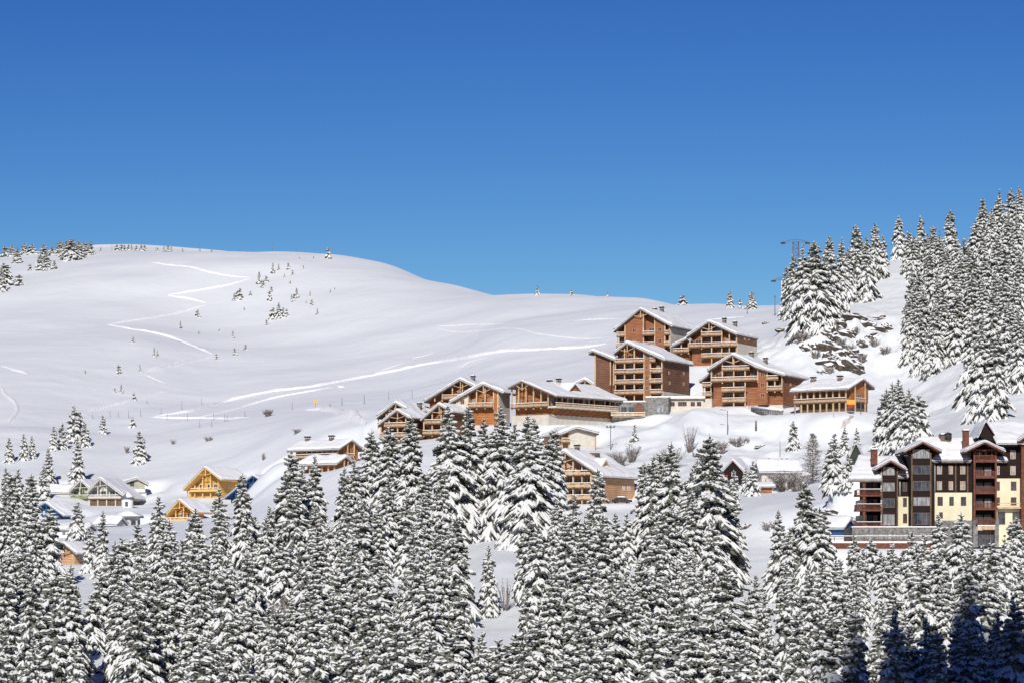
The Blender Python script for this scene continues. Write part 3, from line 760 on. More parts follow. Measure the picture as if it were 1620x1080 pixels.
C7 = chalet('beige_chalet', 'large beige chalet with a long snowy roof and small dormer, behind the front spruces', 'chalet',
   848, 797, 646, 950, (893,711), (842,746), (953,750), 1003, [752,771.5,790], [(848,893,'b'),(893,935,'b'),(935,950,'w')], yaw=30, wall='beige', side='beige', rail='post', seed=20,
   sidewin=[(986,772,'curtain'),(994,772,'curtain')], chims=[(913,707,5)], frame='white')
dormer(C7, C7.W*.85, C7.L*.4, 1.5, 1.4, 'post', 'beige')
chimney(C7.o, C7.W*.6, C7.L*.55, prof_z(C7.prof, C7.W*.6)+.9, 2.2, .7, 'fascia', False)
# lower row to the left
D1 = longhouse('wooden_lodge', 'long low orange wooden lodge with two chimneys, far left of the wooden chalets', 'lodge',
   461, 729, 742, 535, 711.5, (550.6,693.5), 566, [725], yaw=40, base=0, chims=[(486.7,692.5,3),(524.7,689,3)], nb=9, seed=21, wall='wred2')
D2 = longhouse('wooden_lodge', 'small wooden lodge with an unbroken snow roof just below the long orange lodge', 'lodge',
   480, 750, 722, 530, 733, (541,719), 552, [], yaw=35, base=0, nb=5, seed=22, wall='wred2', snow=.9)

# village chalets at lower left
E8 = chalet('yellow_chalet', 'bright yellow wooden chalet with deep open gable on the snowy slope', 'chalet',
   296, 787, 760, 346, (323.8,736), (289,771.5), (350,756), 385, [778], [(296,346,'b')], yaw=30, wall='pyel', side='pyel', post='pyelp', rail='pyelp', fas='pyelp', frame='white', basemat='pyel', over=2.2, rec=1.0, snow=.45,
   sidewin=[(362.5,769,'glass'),(376,769,'glass')], seed=23)
E9 = chalet('orange_chalet', 'small orange wooden chalet with open-truss gable, in front of the yellow chalet', 'chalet',
   266, 824, 712, 303, (283,787), (260.5,813), (308,808), 322, [825], [(266,303,'b')], yaw=28, wall='pora', side='pora', post='pyelp', rail='pyelp', fas='pyelp', frame='white', basemat='pora', over=2., rec=1.2, snow=.45, seed=24)
E10 = chalet('blue_chalet', 'deep blue wooden chalet right of the yellow one, partly behind spruces', 'chalet',
   362, 803, 748, 428, (400,749), (355,785), (433,770.5), 436, [786], [(362,395,'b'),(395,428,'w')], yaw=22, wall='pblue', side='pblue', post='pblue', rail='pblue', fas='pblue', frame='white', basemat='pblue', over=1.8, rec=1.2, snow=.5, seed=25, L=13)
E1 = chalet('green_chalet', 'olive green gabled chalet left of the pale grey one with the tall glazed gable', 'chalet',
   113, 797, 768, 140, (127,756), (108.5,775), (145,773), 152, [788.5], [(113,140,'b')], yaw=18, wall='pgreen', side='pgreen', post='pgrey', rail='pgreen', fas='pgrey', frame='white', basemat='pgreen', over=1.8, rec=1.2, snow=.5, seed=26, L=12)
E2 = chalet('grey_chalet', 'pale grey chalet with steep glazed gable and a raised deck on posts', 'chalet',
   141, 801, 754, 197, (158,753), (137,776), (201,785), 205, [788.5], [(141,197,'b')], yaw=12, wall='pgrey', side='pcream', post='pgrey', rail='pgrey', fas='pgrey', frame='pgrey', basemat='soffit', over=1.8, rec=1.4, snow=.5, seed=27, L=12, base=1.6)  # dark base colour stands for the shaded gaps between the deck posts
E3 = chalet('cream_chalet', 'cream two-storey chalet with shallow roof at the right of the village cluster', 'chalet',
   190, 795, 772, 228, (217,753), (183,764), (235,763), 240, [773], [(190,228,'w')], yaw=-8, wall='pcream', side='pcream', post='pcream', rail='pgrey', fas='pgrey', frame='metal', basemat='pcream', over=1., rec=.8, snow=.5, seed=28, L=9, truss=False)
E4 = chalet('blue_chalet', 'blue chalet under a broad snow roof at the far left of the village', 'chalet',
   66, 826, 728, 97, (72,792), (52,802), (101,813), 121, [818], [(66,97,'b')], yaw=32, wall='pblue', side='pblue', post='pblue', rail='pblue', fas='pblue', frame='white', basemat='pblue', over=1.6, rec=1.2, snow=.6, seed=29)
E7 = chalet('log_cabin', 'small tan log cabin among the front spruces at lower left', 'cabin',
   84, 892, 560, 117, (99,855), (80,867), (121,873), 138, [876], [(84,117,'w')], yaw=35, wall='beige', side='beige', post='post', fas='fascia', frame='white', over=.9, rec=.8, snow=.45, seed=30, sidewin=[(128,883,'curtain')])
# white turret with pointed snowy roof
x, y, z = P(201.5, 803, 742)
t = empty('turret', (x,y,z), 0, 'white round turret with a pointed roof below the pale grey chalet', 'turret')
m = MB(); m.tube((0,0,-2), (0,0,2.4), 1.5, 1.5, 12); m.build('wall', 'white', t)
m = MB(); m.tube((0,0,2.4), (0,0,4.1), 1.9, .03, 12); m.build('roof', 'metal', t)
m = MB(); m.tube((.25,0,2.7), (.12,0,4.2), 1.65, .05, 12); m.build('snow_layer', 'snow', t)
m = MB(); m.box(-.35,.35,-1.56,-1.4,.4,1.6); m.build('window', 'glass', t)
PADS.append((x, y, z, 4, 5))
x, y, z = P(203, 836, 712)
t = empty('village_kiosk', (x,y,z), .2, 'pale blue eight-sided kiosk with a flat snowy roof below the turret', 'kiosk')
m = MB(); m.tube((0,0,-2), (0,0,2.7), 2.9, 2.9, 8, sm=False); m.build('wall', 'pgrey', t)
m = MB(); m.tube((0,0,2.704), (0,0,3.1), 3.9, 3.7, 8, sm=False); m.build('roof', 'metal', t)
m = MB(); m.tube((0,0,3.105), (0,0,3.5), 3.8, 3.4, 8, sm=True); m.tube((0,0,3.49), (0,0,4.5), 3.4, .3, 8); m.build('snow_layer', 'snow', t)
for k in range(8):
    a = k*pi/4+pi/8; m = MB(); cx, cy = 2.72*cos(a), 2.72*sin(a); dx, dy = -sin(a)*.6, cos(a)*.6
    m.add([(cx-dx,cy-dy,.9),(cx+dx,cy+dy,.9),(cx+dx,cy+dy,2.1),(cx-dx,cy-dy,2.1),(cx*1.02-dx,cy*1.02-dy,.9),(cx*1.02+dx,cy*1.02+dy,.9),(cx*1.02+dx,cy*1.02+dy,2.1),(cx*1.02-dx,cy*1.02-dy,2.1)],
          [(0,3,2,1),(4,5,6,7),(0,1,5,4),(1,2,6,5),(2,3,7,6),(3,0,4,7)]); m.build('window', 'pblue' if k % 2 else 'glass', t)
PADS.append((x, y, z, 6, 7))

def small_house(name, label, cat, u, v, Y, yaw, W, D, H, rise, ridge='x', wall='cream', fas='fascia', snow=.6, wins=(), gable=None, over=.6, seed=1):
    """u, v: left foot of the front; ridge along x or y"""
    S = Site(name, label, cat, u, v, Y, yaw); o = S.o
    pr = [(-over, H-rise*over/(D/2)), (D/2, H+rise), (D+over, H-rise*over/(D/2))] if ridge == 'x' else [(-over, H-rise*over/(W/2)), (W/2, H+rise), (W+over, H-rise*over/(W/2))]
    m = MB()
    if ridge == 'x': m.prism([(0,-2.5),(D,-2.5),(D,H-.02),(D/2,H+rise-.02),(0,H-.02)], 0, W, 'x')
    else: m.prism([(0,-2.5),(W,-2.5),(W,H-.02),(W/2,H+rise-.02),(0,H-.02)], 0, D, 'y')
    m.build('wall', wall, o)
    if ridge == 'x': roof_parts(o, pr, -over, W+over, 'x', snow=snow, fas=fas, seed=seed, thick=.22)
    else: roof_parts(o, pr, -over, D+over, 'y', snow=snow, fas=fas, seed=seed, thick=.22)
    for (x, z, w, h) in wins: window(o, x, 0, z, w, h, glass='glass', frame='white')
    S.pad(W, D, 1, 6); S.W, S.L, S.prof = W, D, pr
    return S
H1 = small_house('snowy_bungalow', 'low cream bungalow with a thick snow roof beside the bare larch', 'house', 1205, 763, 655, -6, 8.6, 6, 2.4, 1.9, 'x', 'cream', 'metal', 1.0, [(2,.7,1.2,1.1),(4.4,.7,1.2,1.1),(6.6,.7,1.2,1.1)])
for xx in (2.2,5.2,6.4): chimney(H1.o, xx, 3, 5.2, .35, .5, 'metal', False)
H2 = small_house('red_cottage', 'small dark cottage with a narrow red door half hidden behind spruces', 'cottage', 1146, 764, 640, 20, 4.2, 6, 2.6, 2.2, 'y', 'dark', 'fascia', .6, [(2.1,1.4,.9,1.1)])
m = MB(); m.box(.25,.75,-.06,-.003,0.6,1.9); m.build('shutter','red',H2.o)
H3 = small_house('a_frame_hut', 'little green A-frame hut with a steep snowy roof beside the brown apartment block', 'hut', 1342, 735, 545, 12, 3.0, 3, .6, 3.2, 'y', 'dgreen', 'dark', .3, over=.25)
H4 = small_house('garage_block', 'low building under a snow blanket with a blue gable, left of the brown apartment block', 'building', 1275, 846, 527, 32, 7.4, 5, 1.0, 1.5, 'x', 'bluetarp', 'bluetarp', .8, over=.3)
H5 = small_house('salmon_cottage', 'low salmon-coloured wall under snow, behind the spruces left of the bushes', 'cottage', 1196, 784, 632, -10, 3.6, 4, 1.9, .6, 'x', 'wred2', 'fascia', .5)

V1 = small_house('snowed_in_house', 'low white-roofed house with a dark gable end, left of the pale blue kiosk', 'house', 150, 836, 700, 22, 5.8, 5, .8, 1.5, 'x', 'pgrey', 'metal', .9, over=.4)
V2 = small_house('snowed_in_house', 'low house under snow directly behind the log cabin', 'house', 88, 850, 640, 15, 7.0, 5, 1.6, .8, 'x', 'white', 'fascia', .8, [(2,.5,.9,.9),(4.5,.5,.9,.9)], over=.4)
V3 = small_house('snowed_in_house', 'half-buried house with a stovepipe between the blue and the green chalets', 'house', 66, 786, 775, 10, 8.5, 6, 1.0, 1.6, 'x', 'pgrey', 'fascia', .8, over=.5)
chimney(V3.o, 3.5, 3, 3.0, .35, .9, 'black', False)
# long deck of the green chalet, lean-to roofs of the cream one
S = E1; m = MB(); zz = S.fz(788.5); m.box(-4.2, -.05, -.9, 1.2, zz-.22, zz); dk = m.build('deck', 'soffit', S.o); railing(dk, -4.2, -.05, -.9, zz, mat='pgrey')
for xx in (-4.1, -2.1): m = MB(); m.box(xx-.1, xx+.1, -.85, -.65, -3, zz-.23); m.build('post', 'pgrey', S.o)
S = E3
for vv, d in ((777, .5), (783, 1.0)):
    zz = S.fz(vv); m = MB(); m.prism([(-d-.3, zz-.25), (.0, zz+.15), (.0, zz+.35), (-d-.3, zz-.05)], 1.5, S.W+d*.6, 'x'); r_ = m.build('canopy', 'pgrey', S.o)
    m = MB(); m.prism([(-d-.3, zz-.045), (.0, zz+.355), (.0, zz+.75), (-d-.25, zz+.2)], 1.5, S.W+d*.6, 'x'); m.build('snow_layer', 'snow', r_)
# parked car by the beige chalet
x, y, z = P(984, 796, 640)
cr = empty('parked_car', (x, y, z), radians(8), 'dark parked car under fresh snow beside the beige chalet', 'car')
m = MB(); m.prism([(-2.1,.35),(2.1,.35),(2.15,.8),(1.2,.92),(.6,1.4),(-1.1,1.42),(-1.8,.95),(-2.12,.85)], -.85, .85); m.build('body', 'black', cr)
m = MB(); m.prism([(.95,.95),(.52,1.34),(-1.0,1.36),(-1.5,.97)], -.87, .87); m.build('window', 'glass', cr)
for xx in (-1.3, 1.3):
    for yy in (-.8, .8): m = MB(); m.tube((xx, yy-.1, .32), (xx, yy+.1, .32), .32, .32, 12); w_ = m.build('wheel', 'black', cr); m = MB(); m.tube((xx, yy-.115, .32), (xx, yy+.115, .32), .17, .17, 8); m.build('rim', 'metal', w_)
m = MB(); m.prism([(.65,1.405),(-1.15,1.425),(-1.0,1.65),(.4,1.62)], -.8, .8); m.prism([(2.1,.83),(1.25,.93),(1.3,1.05),(2.0,.98)], -.8, .8); m.build('snow_cover', 'snow', cr)
PADS.append((x, y, z, 4, 4))

# ------------------------------------------------------------------ dark brown apartment block at lower right
HY = 492.0
def HX(cx): return ((1300+cx/4.5)-810)/F*HY
def HZ(cy): return (HV-(640+cy/4.5))/F*HY
x0, z0 = HX(800), HZ(880)
hb = empty('apartment_block', (x0, HY, z0), 0, 'dark brown and yellow apartment block with snowy gables and stacked red balconies', 'apartment block')
X = lambda cx: HX(cx)-x0
Zz = lambda cy: HZ(cy)-z0
def hbox(name, cx0, cx1, cy0, cy1, yf, yb, mat, par=None):
    m = MB(); m.box(X(cx0), X(cx1), yf, yb, Zz(cy1), Zz(cy0)); return m.build(name, mat, par or hb)
def hgable(cx0, cx1, cya, cye, yf, yb, snow=.45, fas='redtim'):
    """gable roof: eaves at cx0 and cx1 (row cye), apex row cya"""
    xm = (X(cx0)+X(cx1))/2
    return roof_parts(hb, [(X(cx0), Zz(cye)-.55), (xm, Zz(cya)-.75), (X(cx1), Zz(cye)-.55)], yf, yb, 'y', thick=.28, snow=snow, fas=fas, seed=cx0)
def hwin(cx0, cx1, cy0, cy1, y, mull=1, glass='curtain', frame='fascia', bars=0):
    w = X(cx1)-X(cx0); return window(hb, (X(cx0)+X(cx1))/2, y, Zz(cy1), w, Zz(cy0)-Zz(cy1), glass=glass, frame=frame, mull=mull, bars=bars)
# walls
hbox('wall', 418, 540, 430, 870, -.8, 12, 'dark')
hbox('wall', 540, 622, 490, 650, 1.0, 12, 'dark'); hbox('rendered_wall', 540, 622, 650, 868, 1.02, 12, 'yellow')
hbox('wall', 622, 768, 310, 868, -2.2, 12, 'dark')
hbox('side_wall', 768, 802, 345, 868, -.4, 12, 'dark')
hbox('wall', 802, 1072, 372, 622, .3, 14, 'dark'); hbox('rendered_wall', 802, 1072, 622, 822, .32, 14, 'yellow')
hbox('wall', 1072, 1240, 318, 870, .5, 14, 'dark')
hbox('wall', 1240, 1425, 262, 522, 0, 14, 'dark'); hbox('rendered_wall', 1240, 1425, 522, 1010, .02, 14, 'yellow')
hbox('wall', 1425, 1700, 230, 520, -1.5, 14, 'redtim'); hbox('rendered_wall', 1425, 1700, 520, 1010, -1.48, 14, 'yellow')
hbox('rear_wall', 330, 420, 520, 868, 2.2, 12, 'dark')
for cy in (690, 800): hbox('rendered_wall', 300, 332, cy-20, cy+55, 2.0, 12, 'yellow')
hbox('corner_trim', 1410, 1432, 262, 1010, -1.6, -.0, 'redtim')
for cx in (424, 534, 628, 762, 955, 1040): hbox('corner_trim', cx-5, cx+5, 450 if cx < 600 else (345 if cx < 800 else 385), 866 if cx < 800 else 620, -2.35 if 600 < cx < 800 else (-.95 if cx < 600 else .2), -2.2 if 600 < cx < 800 else (-.8 if cx < 600 else .3), 'soffit')
# plinth, terrace, entrance
hbox('plinth', 205, 800, 872, 1010, -2.6, 10, 'stone'); hbox('plinth', 800, 1068, 822, 1010, -.4, 10, 'stone')
hbox('snow_ledge', 200, 800, 864, 872, -2.8, -.8, 'snow')
hwin(290, 520, 912, 960, -2.6, 6, 'curtain'); hwin(540, 600, 912, 960, -2.6, 1, 'curtain'); hwin(670, 760, 905, 955, -2.6, 2, 'curtain')
hbox('entrance_pier', 1068, 1100, 815, 1012, -1.6, .5, 'stone'); hbox('entrance_pier', 1222, 1250, 815, 1012, -1.6, .5, 'stone')
hbox('entrance_canopy', 1100, 1222, 862, 888, -1.6, .5, 'post'); hbox('canopy_snow', 1098, 1224, 855, 861.5, -1.7, .0, 'snow')
hwin(1104, 1220, 892, 1004, -.1, 5, 'glass', bars=1)
m = MB(); m.box(X(1104), X(1220), -.05, .5, Zz(1004), Zz(892)); m.build('entrance_hall', 'black', hb)
hbox('terrace_slab', 20, 800, 972, 984, -6.5, -2.6, 'snow'); hbox('terrace_fascia', 20, 800, 984.4, 1040, -6.4, -2.6, 'redtim')
for cx in range(60, 800, 70):
    m = MB(); m.box(X(cx)-.05, X(cx)+.05, -6.45, -6.35, Zz(971), Zz(938)); m.build('rail_post', 'soffit', hb)
m = MB(); m.box(X(25), X(790), -6.5, -6.35, Zz(941), Zz(936)); m.box(X(25), X(790), -6.45, -6.38, Zz(957), Zz(953)); rr = m.build('railing', 'soffit', hb)
m = MB(); m.box(X(25), X(790), -6.55, -6.3, Zz(935.8), Zz(931)); m.build('snow_cap', 'snow', rr)
# windows
for (a, b_, c, d) in [(430,516,440,502),(430,516,552,616),(430,516,666,730),(432,516,776,858)]: hwin(a, b_, c, d, -.8, 2, random.Random(a+c).choice(['curtain','glass']))
for (a, b_, c, d) in [(632,756,318,384),(634,758,434,496),(636,758,544,610),(638,760,656,720),(640,762,768,852)]: hwin(a, b_, c, d, -2.2, 3, 'curtain' if c in (318,656) else 'glass')
for (a, b_) in [(822,858),(906,936),(988,1024)]:
    for (c, d) in [(430,492),(542,604)]: hwin(a, b_, c, d, .3, 1, 'curtain', 'post', 1)
    hwin(a+4, b_+6, 652, 716, .32, 1, 'glass', 'soffit', 1)
hwin(838, 864, 762, 806, .32, 1, 'glass', 'soffit')
for (c, d) in [(548,612)]: hwin(582, 612, c, d, 1.0, 1, 'glass')
hwin(584, 612, 658, 724, 1.02, 1, 'glass'); hwin(584, 614, 772, 840, 1.02, 1, 'glass', 'redtim')
for (c, d) in [(322,384),(434,498)]: hwin(1342, 1380, c, d, 0, 1, 'curtain', 'post', 1)
hwin(1240, 1266, 434, 496, 0, 1, 'curtain', 'post', 1)
for (c, d) in [(544,608),(656,716)]: hwin(1346, 1386, c, d, .02, 1, 'glass', 'soffit', 1); hwin(1242, 1268, c, d, .02, 1, 'glass', 'soffit', 1)
hwin(1250, 1306, 764, 850, .02, 1, 'glass', 'soffit'); hwin(1358, 1420, 764, 830, .02, 2, 'glass', 'soffit'); hwin(1294, 1310, 924, 938, .02, 0, 'glass', 'soffit')
for cx in (1470, 1560):
    for (c, d) in [(300,365),(430,492),(544,608),(656,716),(770,840)]: hwin(cx, cx+44, c, d, -1.5, 1, 'curtain', 'post', 1)
hbox('balcony', 1245, 1424, 728, 738, -1.3, .0, 'post')
m = MB(); m.box(X(1245), X(1424), -1.3, -1.2, Zz(702), Zz(697)); m.box(X(1245), X(1424), -1.28, -1.22, Zz(716), Zz(713)); m.build('railing', 'post', hb)
# stacked balconies of the tower
for i, cy in enumerate((404, 518, 628, 742, 856)):
    s = hbox('balcony', 1086, 1226, cy-6, cy+6, -1.6, .5, 'redtim')
    m = MB(); m.box(X(1086), X(1226), -1.62, -1.52, Zz(cy-6), Zz(cy-12)); m.box(X(1086), X(1226), -1.64, -1.5, Zz(cy-40), Zz(cy-45))
    for k in range(26): xx = X(1088)+(X(1224)-X(1088))*k/25; m.box(xx-.03, xx+.03, -1.6, -1.54, Zz(cy-12), Zz(cy-40))
    m.build('railing', 'redtim', s)
    hwin(1100, 1150, cy-78, cy-8, .5, 1, 'glass', 'soffit'); hwin(1160, 1212, cy-78, cy-8, .5, 1, 'curtain' if i % 2 else 'glass', 'soffit')
for cx in (1076, 1228):
    m = MB(); m.box(X(cx)-.16, X(cx)+.16, -1.75, -1.45, Zz(815), Zz(322)); m.build('post', 'redtim', hb)
for cx in (1112, 1200):
    m = MB(); m.box(X(cx)-.07, X(cx)+.07, -1.7, -1.5, Zz(400), Zz(325)); m.build('post', 'redtim', hb)
hbox('gable_beam', 1060, 1244, 318, 330, -1.75, -1.5, 'redtim')
# left balconies
for cy in (640, 745, 872):
    s = hbox('balcony', 238, 418, cy-2, cy+12, -2.0, 2.2, 'redtim')
    m = MB(); m.box(X(240), X(416), -2.03, -1.95, Zz(cy-34), Zz(cy-39)); m.box(X(240), X(416), -2.03, -1.95, Zz(cy-8), Zz(cy-12))
    for k in range(24): xx = X(241)+(X(415)-X(241))*k/23; m.box(xx-.03, xx+.03, -2.01, -1.96, Zz(cy-11), Zz(cy-34))
    for k in range(12): yy = -1.95+4*k/12; m.box(X(240), X(240)+.06, yy-.03, yy+.03, Zz(cy-2), Zz(cy-36))
    r_ = m.build('railing', 'redtim', s)
    m = MB(); m.box(X(239), X(416), -2.06, -1.9, Zz(cy-39.4), Zz(cy-43)); m.build('snow_cap', 'snow', r_)
for cx in (292,):
    m = MB(); m.box(X(cx)-.22, X(cx)+.22, -1.9, -1.5, Zz(870), Zz(545)); m.build('post', 'redtim', hb)
for cy in (545, 660, 775):
    hwin(336, 372, cy+6, cy+84, 2.2, 1, 'glass', 'soffit'); hwin(376, 410, cy+6, cy+84, 2.2, 1, 'curtain', 'soffit')
# drain pipes
for cx, c, d, y in ((418,470,960,-.95),(562,500,650,.9),(806,400,620,.15),(1293,280,330,-.12)):
    m = MB(); m.tube((X(cx), y, Zz(d)), (X(cx), y, Zz(c)), .07, .07, 6); m.build('drain_pipe', 'white', hb)
# roofs
zA, zB = Zz(385)-.65, Zz(222)-.6; zm = lambda y: zA+(zB-zA)*(y+.7)/7.7
roof_parts(hb, [(-.7, zA), (1.0, zm(1.0))], X(784), X(1058), 'x', thick=.3, snow=.55, fas='fascia', seed=41)
roof_parts(hb, [(-.9, zA), (1.0, zm(1.0))], X(1242), X(1316), 'x', thick=.3, snow=.55, fas='fascia', seed=46)
roof_parts(hb, [(1.1, zm(1.1)), (7, zB), (15, zA)], X(600), X(1316), 'x', thick=.3, snow=.55, fas='fascia', seed=47, hip=3.0)
zC, zD = Zz(525)-.6, Zz(350)-.6; zn = lambda y: zC+(zD-zC)*(y+2.2)/9.7
roof_parts(hb, [(-2.2, zC), (.0, zn(0))], X(180), X(412), 'x', thick=.3, snow=.5, fas='fascia', seed=42, hip=.65)
roof_parts(hb, [(.1, zn(.1)), (7.5, zD), (13, Zz(440))], X(180)+.65, X(612), 'x', thick=.3, snow=.5, fas='fascia', seed=48, hip=2.2)
roof_parts(hb, [(.0, Zz(500)-.6), (1.0, Zz(478)-.5)], X(535), X(615), 'x', thick=.25, snow=.4, fas='fascia', seed=49)
roof_parts(hb, [(-1.8, Zz(270)-.6), (8, Zz(112)-.6), (16, Zz(270))], X(1236), X(1600), 'x', thick=.3, snow=.6, fas='dark', seed=43)
m = MB(); m.prism([(-1.2, Zz(400)), (8, Zz(400)), (8, Zz(125)-.6), (-1.2, Zz(268)-.6)], X(1200), X(1238), 'x'); m.build('gable_wall', 'dark', hb)
hgable(366, 592, 378, 452, -2.4, 6); hgable(566, 832, 248, 326, -3.8, 8); hgable(996, 1280, 248, 326, -3.6, 8)
m = MB(); xm = (X(622)+X(768))/2; m.prism([(X(622),Zz(318)),(X(768),Zz(318)),(xm,Zz(270)-.5)], -2.2, 2); m.build('gable_wall', 'dark', hb)
m = MB(); xm = (X(418)+X(540))/2; m.prism([(X(418),Zz(440)),(X(540),Zz(440)),(xm,Zz(400)-.5)], -.8, 2); m.build('gable_wall', 'dark', hb)
m = MB(); xm = (X(1070)+X(1240))/2; m.prism([(X(1070),Zz(318)),(X(1240),Zz(318)),(xm,Zz(270)-.5)], -.6, 2); m.build('gable_wall', 'dark', hb)
# sharp dark A gable rising behind the right part
ag = MB(); ag.prism([(X(1128), Zz(215)), (X(1285), Zz(290)), (X(1176), Zz(112))], 1.5, 12); ag.build('steep_gable', 'dark', hb)
roof_parts(hb, [(X(1120), Zz(225)-.3), (X(1176), Zz(106)-.4), (X(1292), Zz(285)-.4)], 1.0, 12, 'y', thick=.2, snow=.3, fas='dark', seed=45)
hgable(1380, 1640, 150, 250, -3, 12)
def hchim(cx, cy0, cy1, y, w, mat='redtim'):
    m = MB(); m.box(X(cx)-w/2, X(cx)+w/2, y, y+w, Zz(cy1), Zz(cy0)); c = m.build('chimney', mat, hb)
    m = MB(); m.box(X(cx)-w*.6, X(cx)+w*.6, y-w*.1, y+w*1.1, Zz(cy0)+.004, Zz(cy0)+.14); m.build('cap', 'black', c)
    m = MB(); m.box(X(cx)-w*.5, X(cx)+w*.5, y, y+w, Zz(cy0)+.145, Zz(cy0)+.35); m.build('snow_cap', 'snow', c)
hchim(383, 318, 420, 1.5, 1.05); hchim(1035, 184, 320, 1.0, 1.0); hchim(912, 205, 300, 5, 1.6, 'fascia')
m = MB(); m.tube((X(932), 5, Zz(230)), (X(932), 5, Zz(195)), .6, .6, 10); m.tube((X(932),5,Zz(196)), (X(932),5,Zz(184)), .75, .15, 10); m.build('roof_vent', 'black', hb)
for cx in range(300, 1640, 260): PADS.append((HX(cx), HY+2, HZ(1025), 10, 9))
# ------------------------------------------------------------------ ground mesh
apply_pads()
def ground_mesh():
    nj, ni = Z.shape
    co = np.stack([GX, GY, Z], -1).reshape(-1, 3)
    j, i = np.meshgrid(np.arange(nj-1), np.arange(ni-1), indexing='ij'); a = (j*ni+i).ravel()
    q = np.stack([a, a+1, a+ni+1, a+ni], -1).astype(np.int32)
    me = bpy.data.meshes.new('snow_ground'); me.vertices.add(len(co)); me.vertices.foreach_set('co', co.astype(np.float32).ravel())
    me.loops.add(q.size); me.loops.foreach_set('vertex_index', q.ravel())
    me.polygons.add(len(q)); me.polygons.foreach_set('loop_start', np.arange(0, q.size, 4, dtype=np.int32)); 
    me.polygons.foreach_set('use_smooth', np.ones(len(q), bool)); me.update(); me.validate()
    me.materials.append(M['ground']); o = bpy.data.objects.new('snow_ground', me); COL.objects.link(o); o['kind'] = 'structure'
ground_mesh()

def drape(name, pts, width, ridge, mat='track', step=2.5, seed=0, kind='structure', label=None, jag=.35):
    """raised bank of pushed-up snow along a line of pixels, lying on the slope"""
    P3 = [hit(u, v, 600) for u, v in pts]
    out = []
    for a, b in zip(P3, P3[1:]):
        n = max(1, int(math.hypot(b[0]-a[0], b[1]-a[1])/step))
        n = min(n, 400)
        out += [(a[0]+(b[0]-a[0])*k/n, a[1]+(b[1]-a[1])*k/n) for k in range(n)]
    out.append(P3[-1][:2]); out = np.array(out)
    if len(out) > 4:
        k = np.array([1,2,3,2,1])/9.
        out = np.stack([np.convolve(np.pad(out[:, c], 2, mode='edge'), k, 'valid') for c in (0,1)], -1)
    d = np.gradient(out, axis=0); d /= np.linalg.norm(d, axis=1)[:, None]+1e-9; s = np.stack([-d[:, 1], d[:, 0]], -1)
    rnd = random.Random(seed); vs = []; n = len(out)
    for k, (x, y) in enumerate(out):
        e = min(1, k/5+.15, (n-1-k)/5+.15); w = width*rnd.uniform(1-jag, 1+jag)*e; h = ridge*rnd.uniform(1-jag*.7, 1+jag)*e
        for off, up in ((-1, -.15), (-.45, .75), (0, 1), (.45, .75), (1, -.15)):
            px, py = x+s[k,0]*w*off, y+s[k,1]*w*off; vs.append((px, py, gz(px, py)+up*h))
    fs = [(5*k+j, 5*k+j+1, 5*k+j+6, 5*k+j+5) for k in range(n-1) for j in range(4)]
    # keep the upper side up
    m = MB(); m.add(vs, fs, 0, True); o = m.build(name, mat); me = o.data
    if sum(p.normal.z for p in me.polygons[:20]) < 0: me.flip_normals()
    o['kind'] = kind
    if label: o['label'] = label
    return o
c27 = lambda L: [(x/2.7, 360+y/2.7) for x, y in L]
c405 = lambda L: [(300+x/4.05, 520+y/4.05) for x, y in L]
zig = [(640,148),(780,165),(900,192),(1000,210),(1080,213),(980,245),(850,267),(708,288),(780,300),(850,312),(890,325),(800,352),(650,385),(520,405),(453,413),(560,435),(680,455),(780,485),(850,515),(912,543),(840,560),(720,590),(608,618)]
drape('ski_track', c27(zig[:5]), 0.92, 0.48, seed=1); drape('ski_track', c27(zig[4:8]), 0.92, 0.53, seed=2); drape('ski_track', c27(zig[7:11]), 1.0, 0.8, seed=3)
drape('ski_track', c27(zig[10:15]), 0.92, 0.56, seed=4); drape('ski_track', c27(zig[14:20]), 0.86, 0.56, seed=5); drape('ski_track', c27(zig[19:]), .9, .85, seed=6)
drape('ski_track', c27([(612,620),(665,648),(720,668)]), 0.46, 0.29, seed=7); drape('ski_track', c27([(760,685),(660,710),(540,742),(430,768),(340,790)]), 0.63, 0.48, seed=8)
drape('ski_track', c27([(340,790),(370,805),(400,815)]), 0.52, 0.32, seed=9)
drape('piste_bank', [(240,659)]+c405([(0,530),(100,500),(200,470),(300,443),(450,412),(560,395),(750,378),(900,350),(1050,320),(1200,290),(1400,250),(1600,212)])+[(720,569),(760,562),(860,553),(965,543)], .95, .7, seed=10)
drape('ski_track', c405([(20,568),(100,558),(250,523),(400,478),(560,435),(750,405),(930,368)]), 0.57, 0.45, seed=11)
drape('ski_track', [(235,658),(270,661)]+c405([(0,573),(150,572),(390,566)]), 0.69, 0.51, seed=12)
drape('ski_track', c405([(1130,305),(1240,262),(1380,215)]), 0.57, 0.35, seed=13); drape('ski_track', c405([(1420,190),(1560,155)]), 0.57, 0.35, seed=14)
drape('ski_track', c405([(930,352),(975,378),(1005,345)]), 0.69, 0.48, seed=15)
drape('piste_bank', c405([(730,520),(850,515),(950,530),(1050,562),(1110,592),(1135,612)]), 1.7, 1.0, seed=16)
drape('ski_track', [(690,518),(760,523),(850,528),(970,533)], .5, .25, seed=17); drape('ski_track', [(742,516),(752,528),(757,541)], .5, .2, seed=18)
drape('ski_track', [(690,515),(740,513),(800,511)], .6, .3, seed=19); drape('ski_track', [(905,508),(945,505),(985,504)], .7, .35, seed=20)
drape('ski_track', [(720,592),(728,578),(745,570),(775,565)], .4, .2, seed=21)
drape('piste_bank', [(0,578),(20,583),(47,592)], 1.6, .7, seed=22); drape('piste_bank', [(0,610),(10,625),(25,636),(28,650),(12,670)], .9, .35, seed=23)
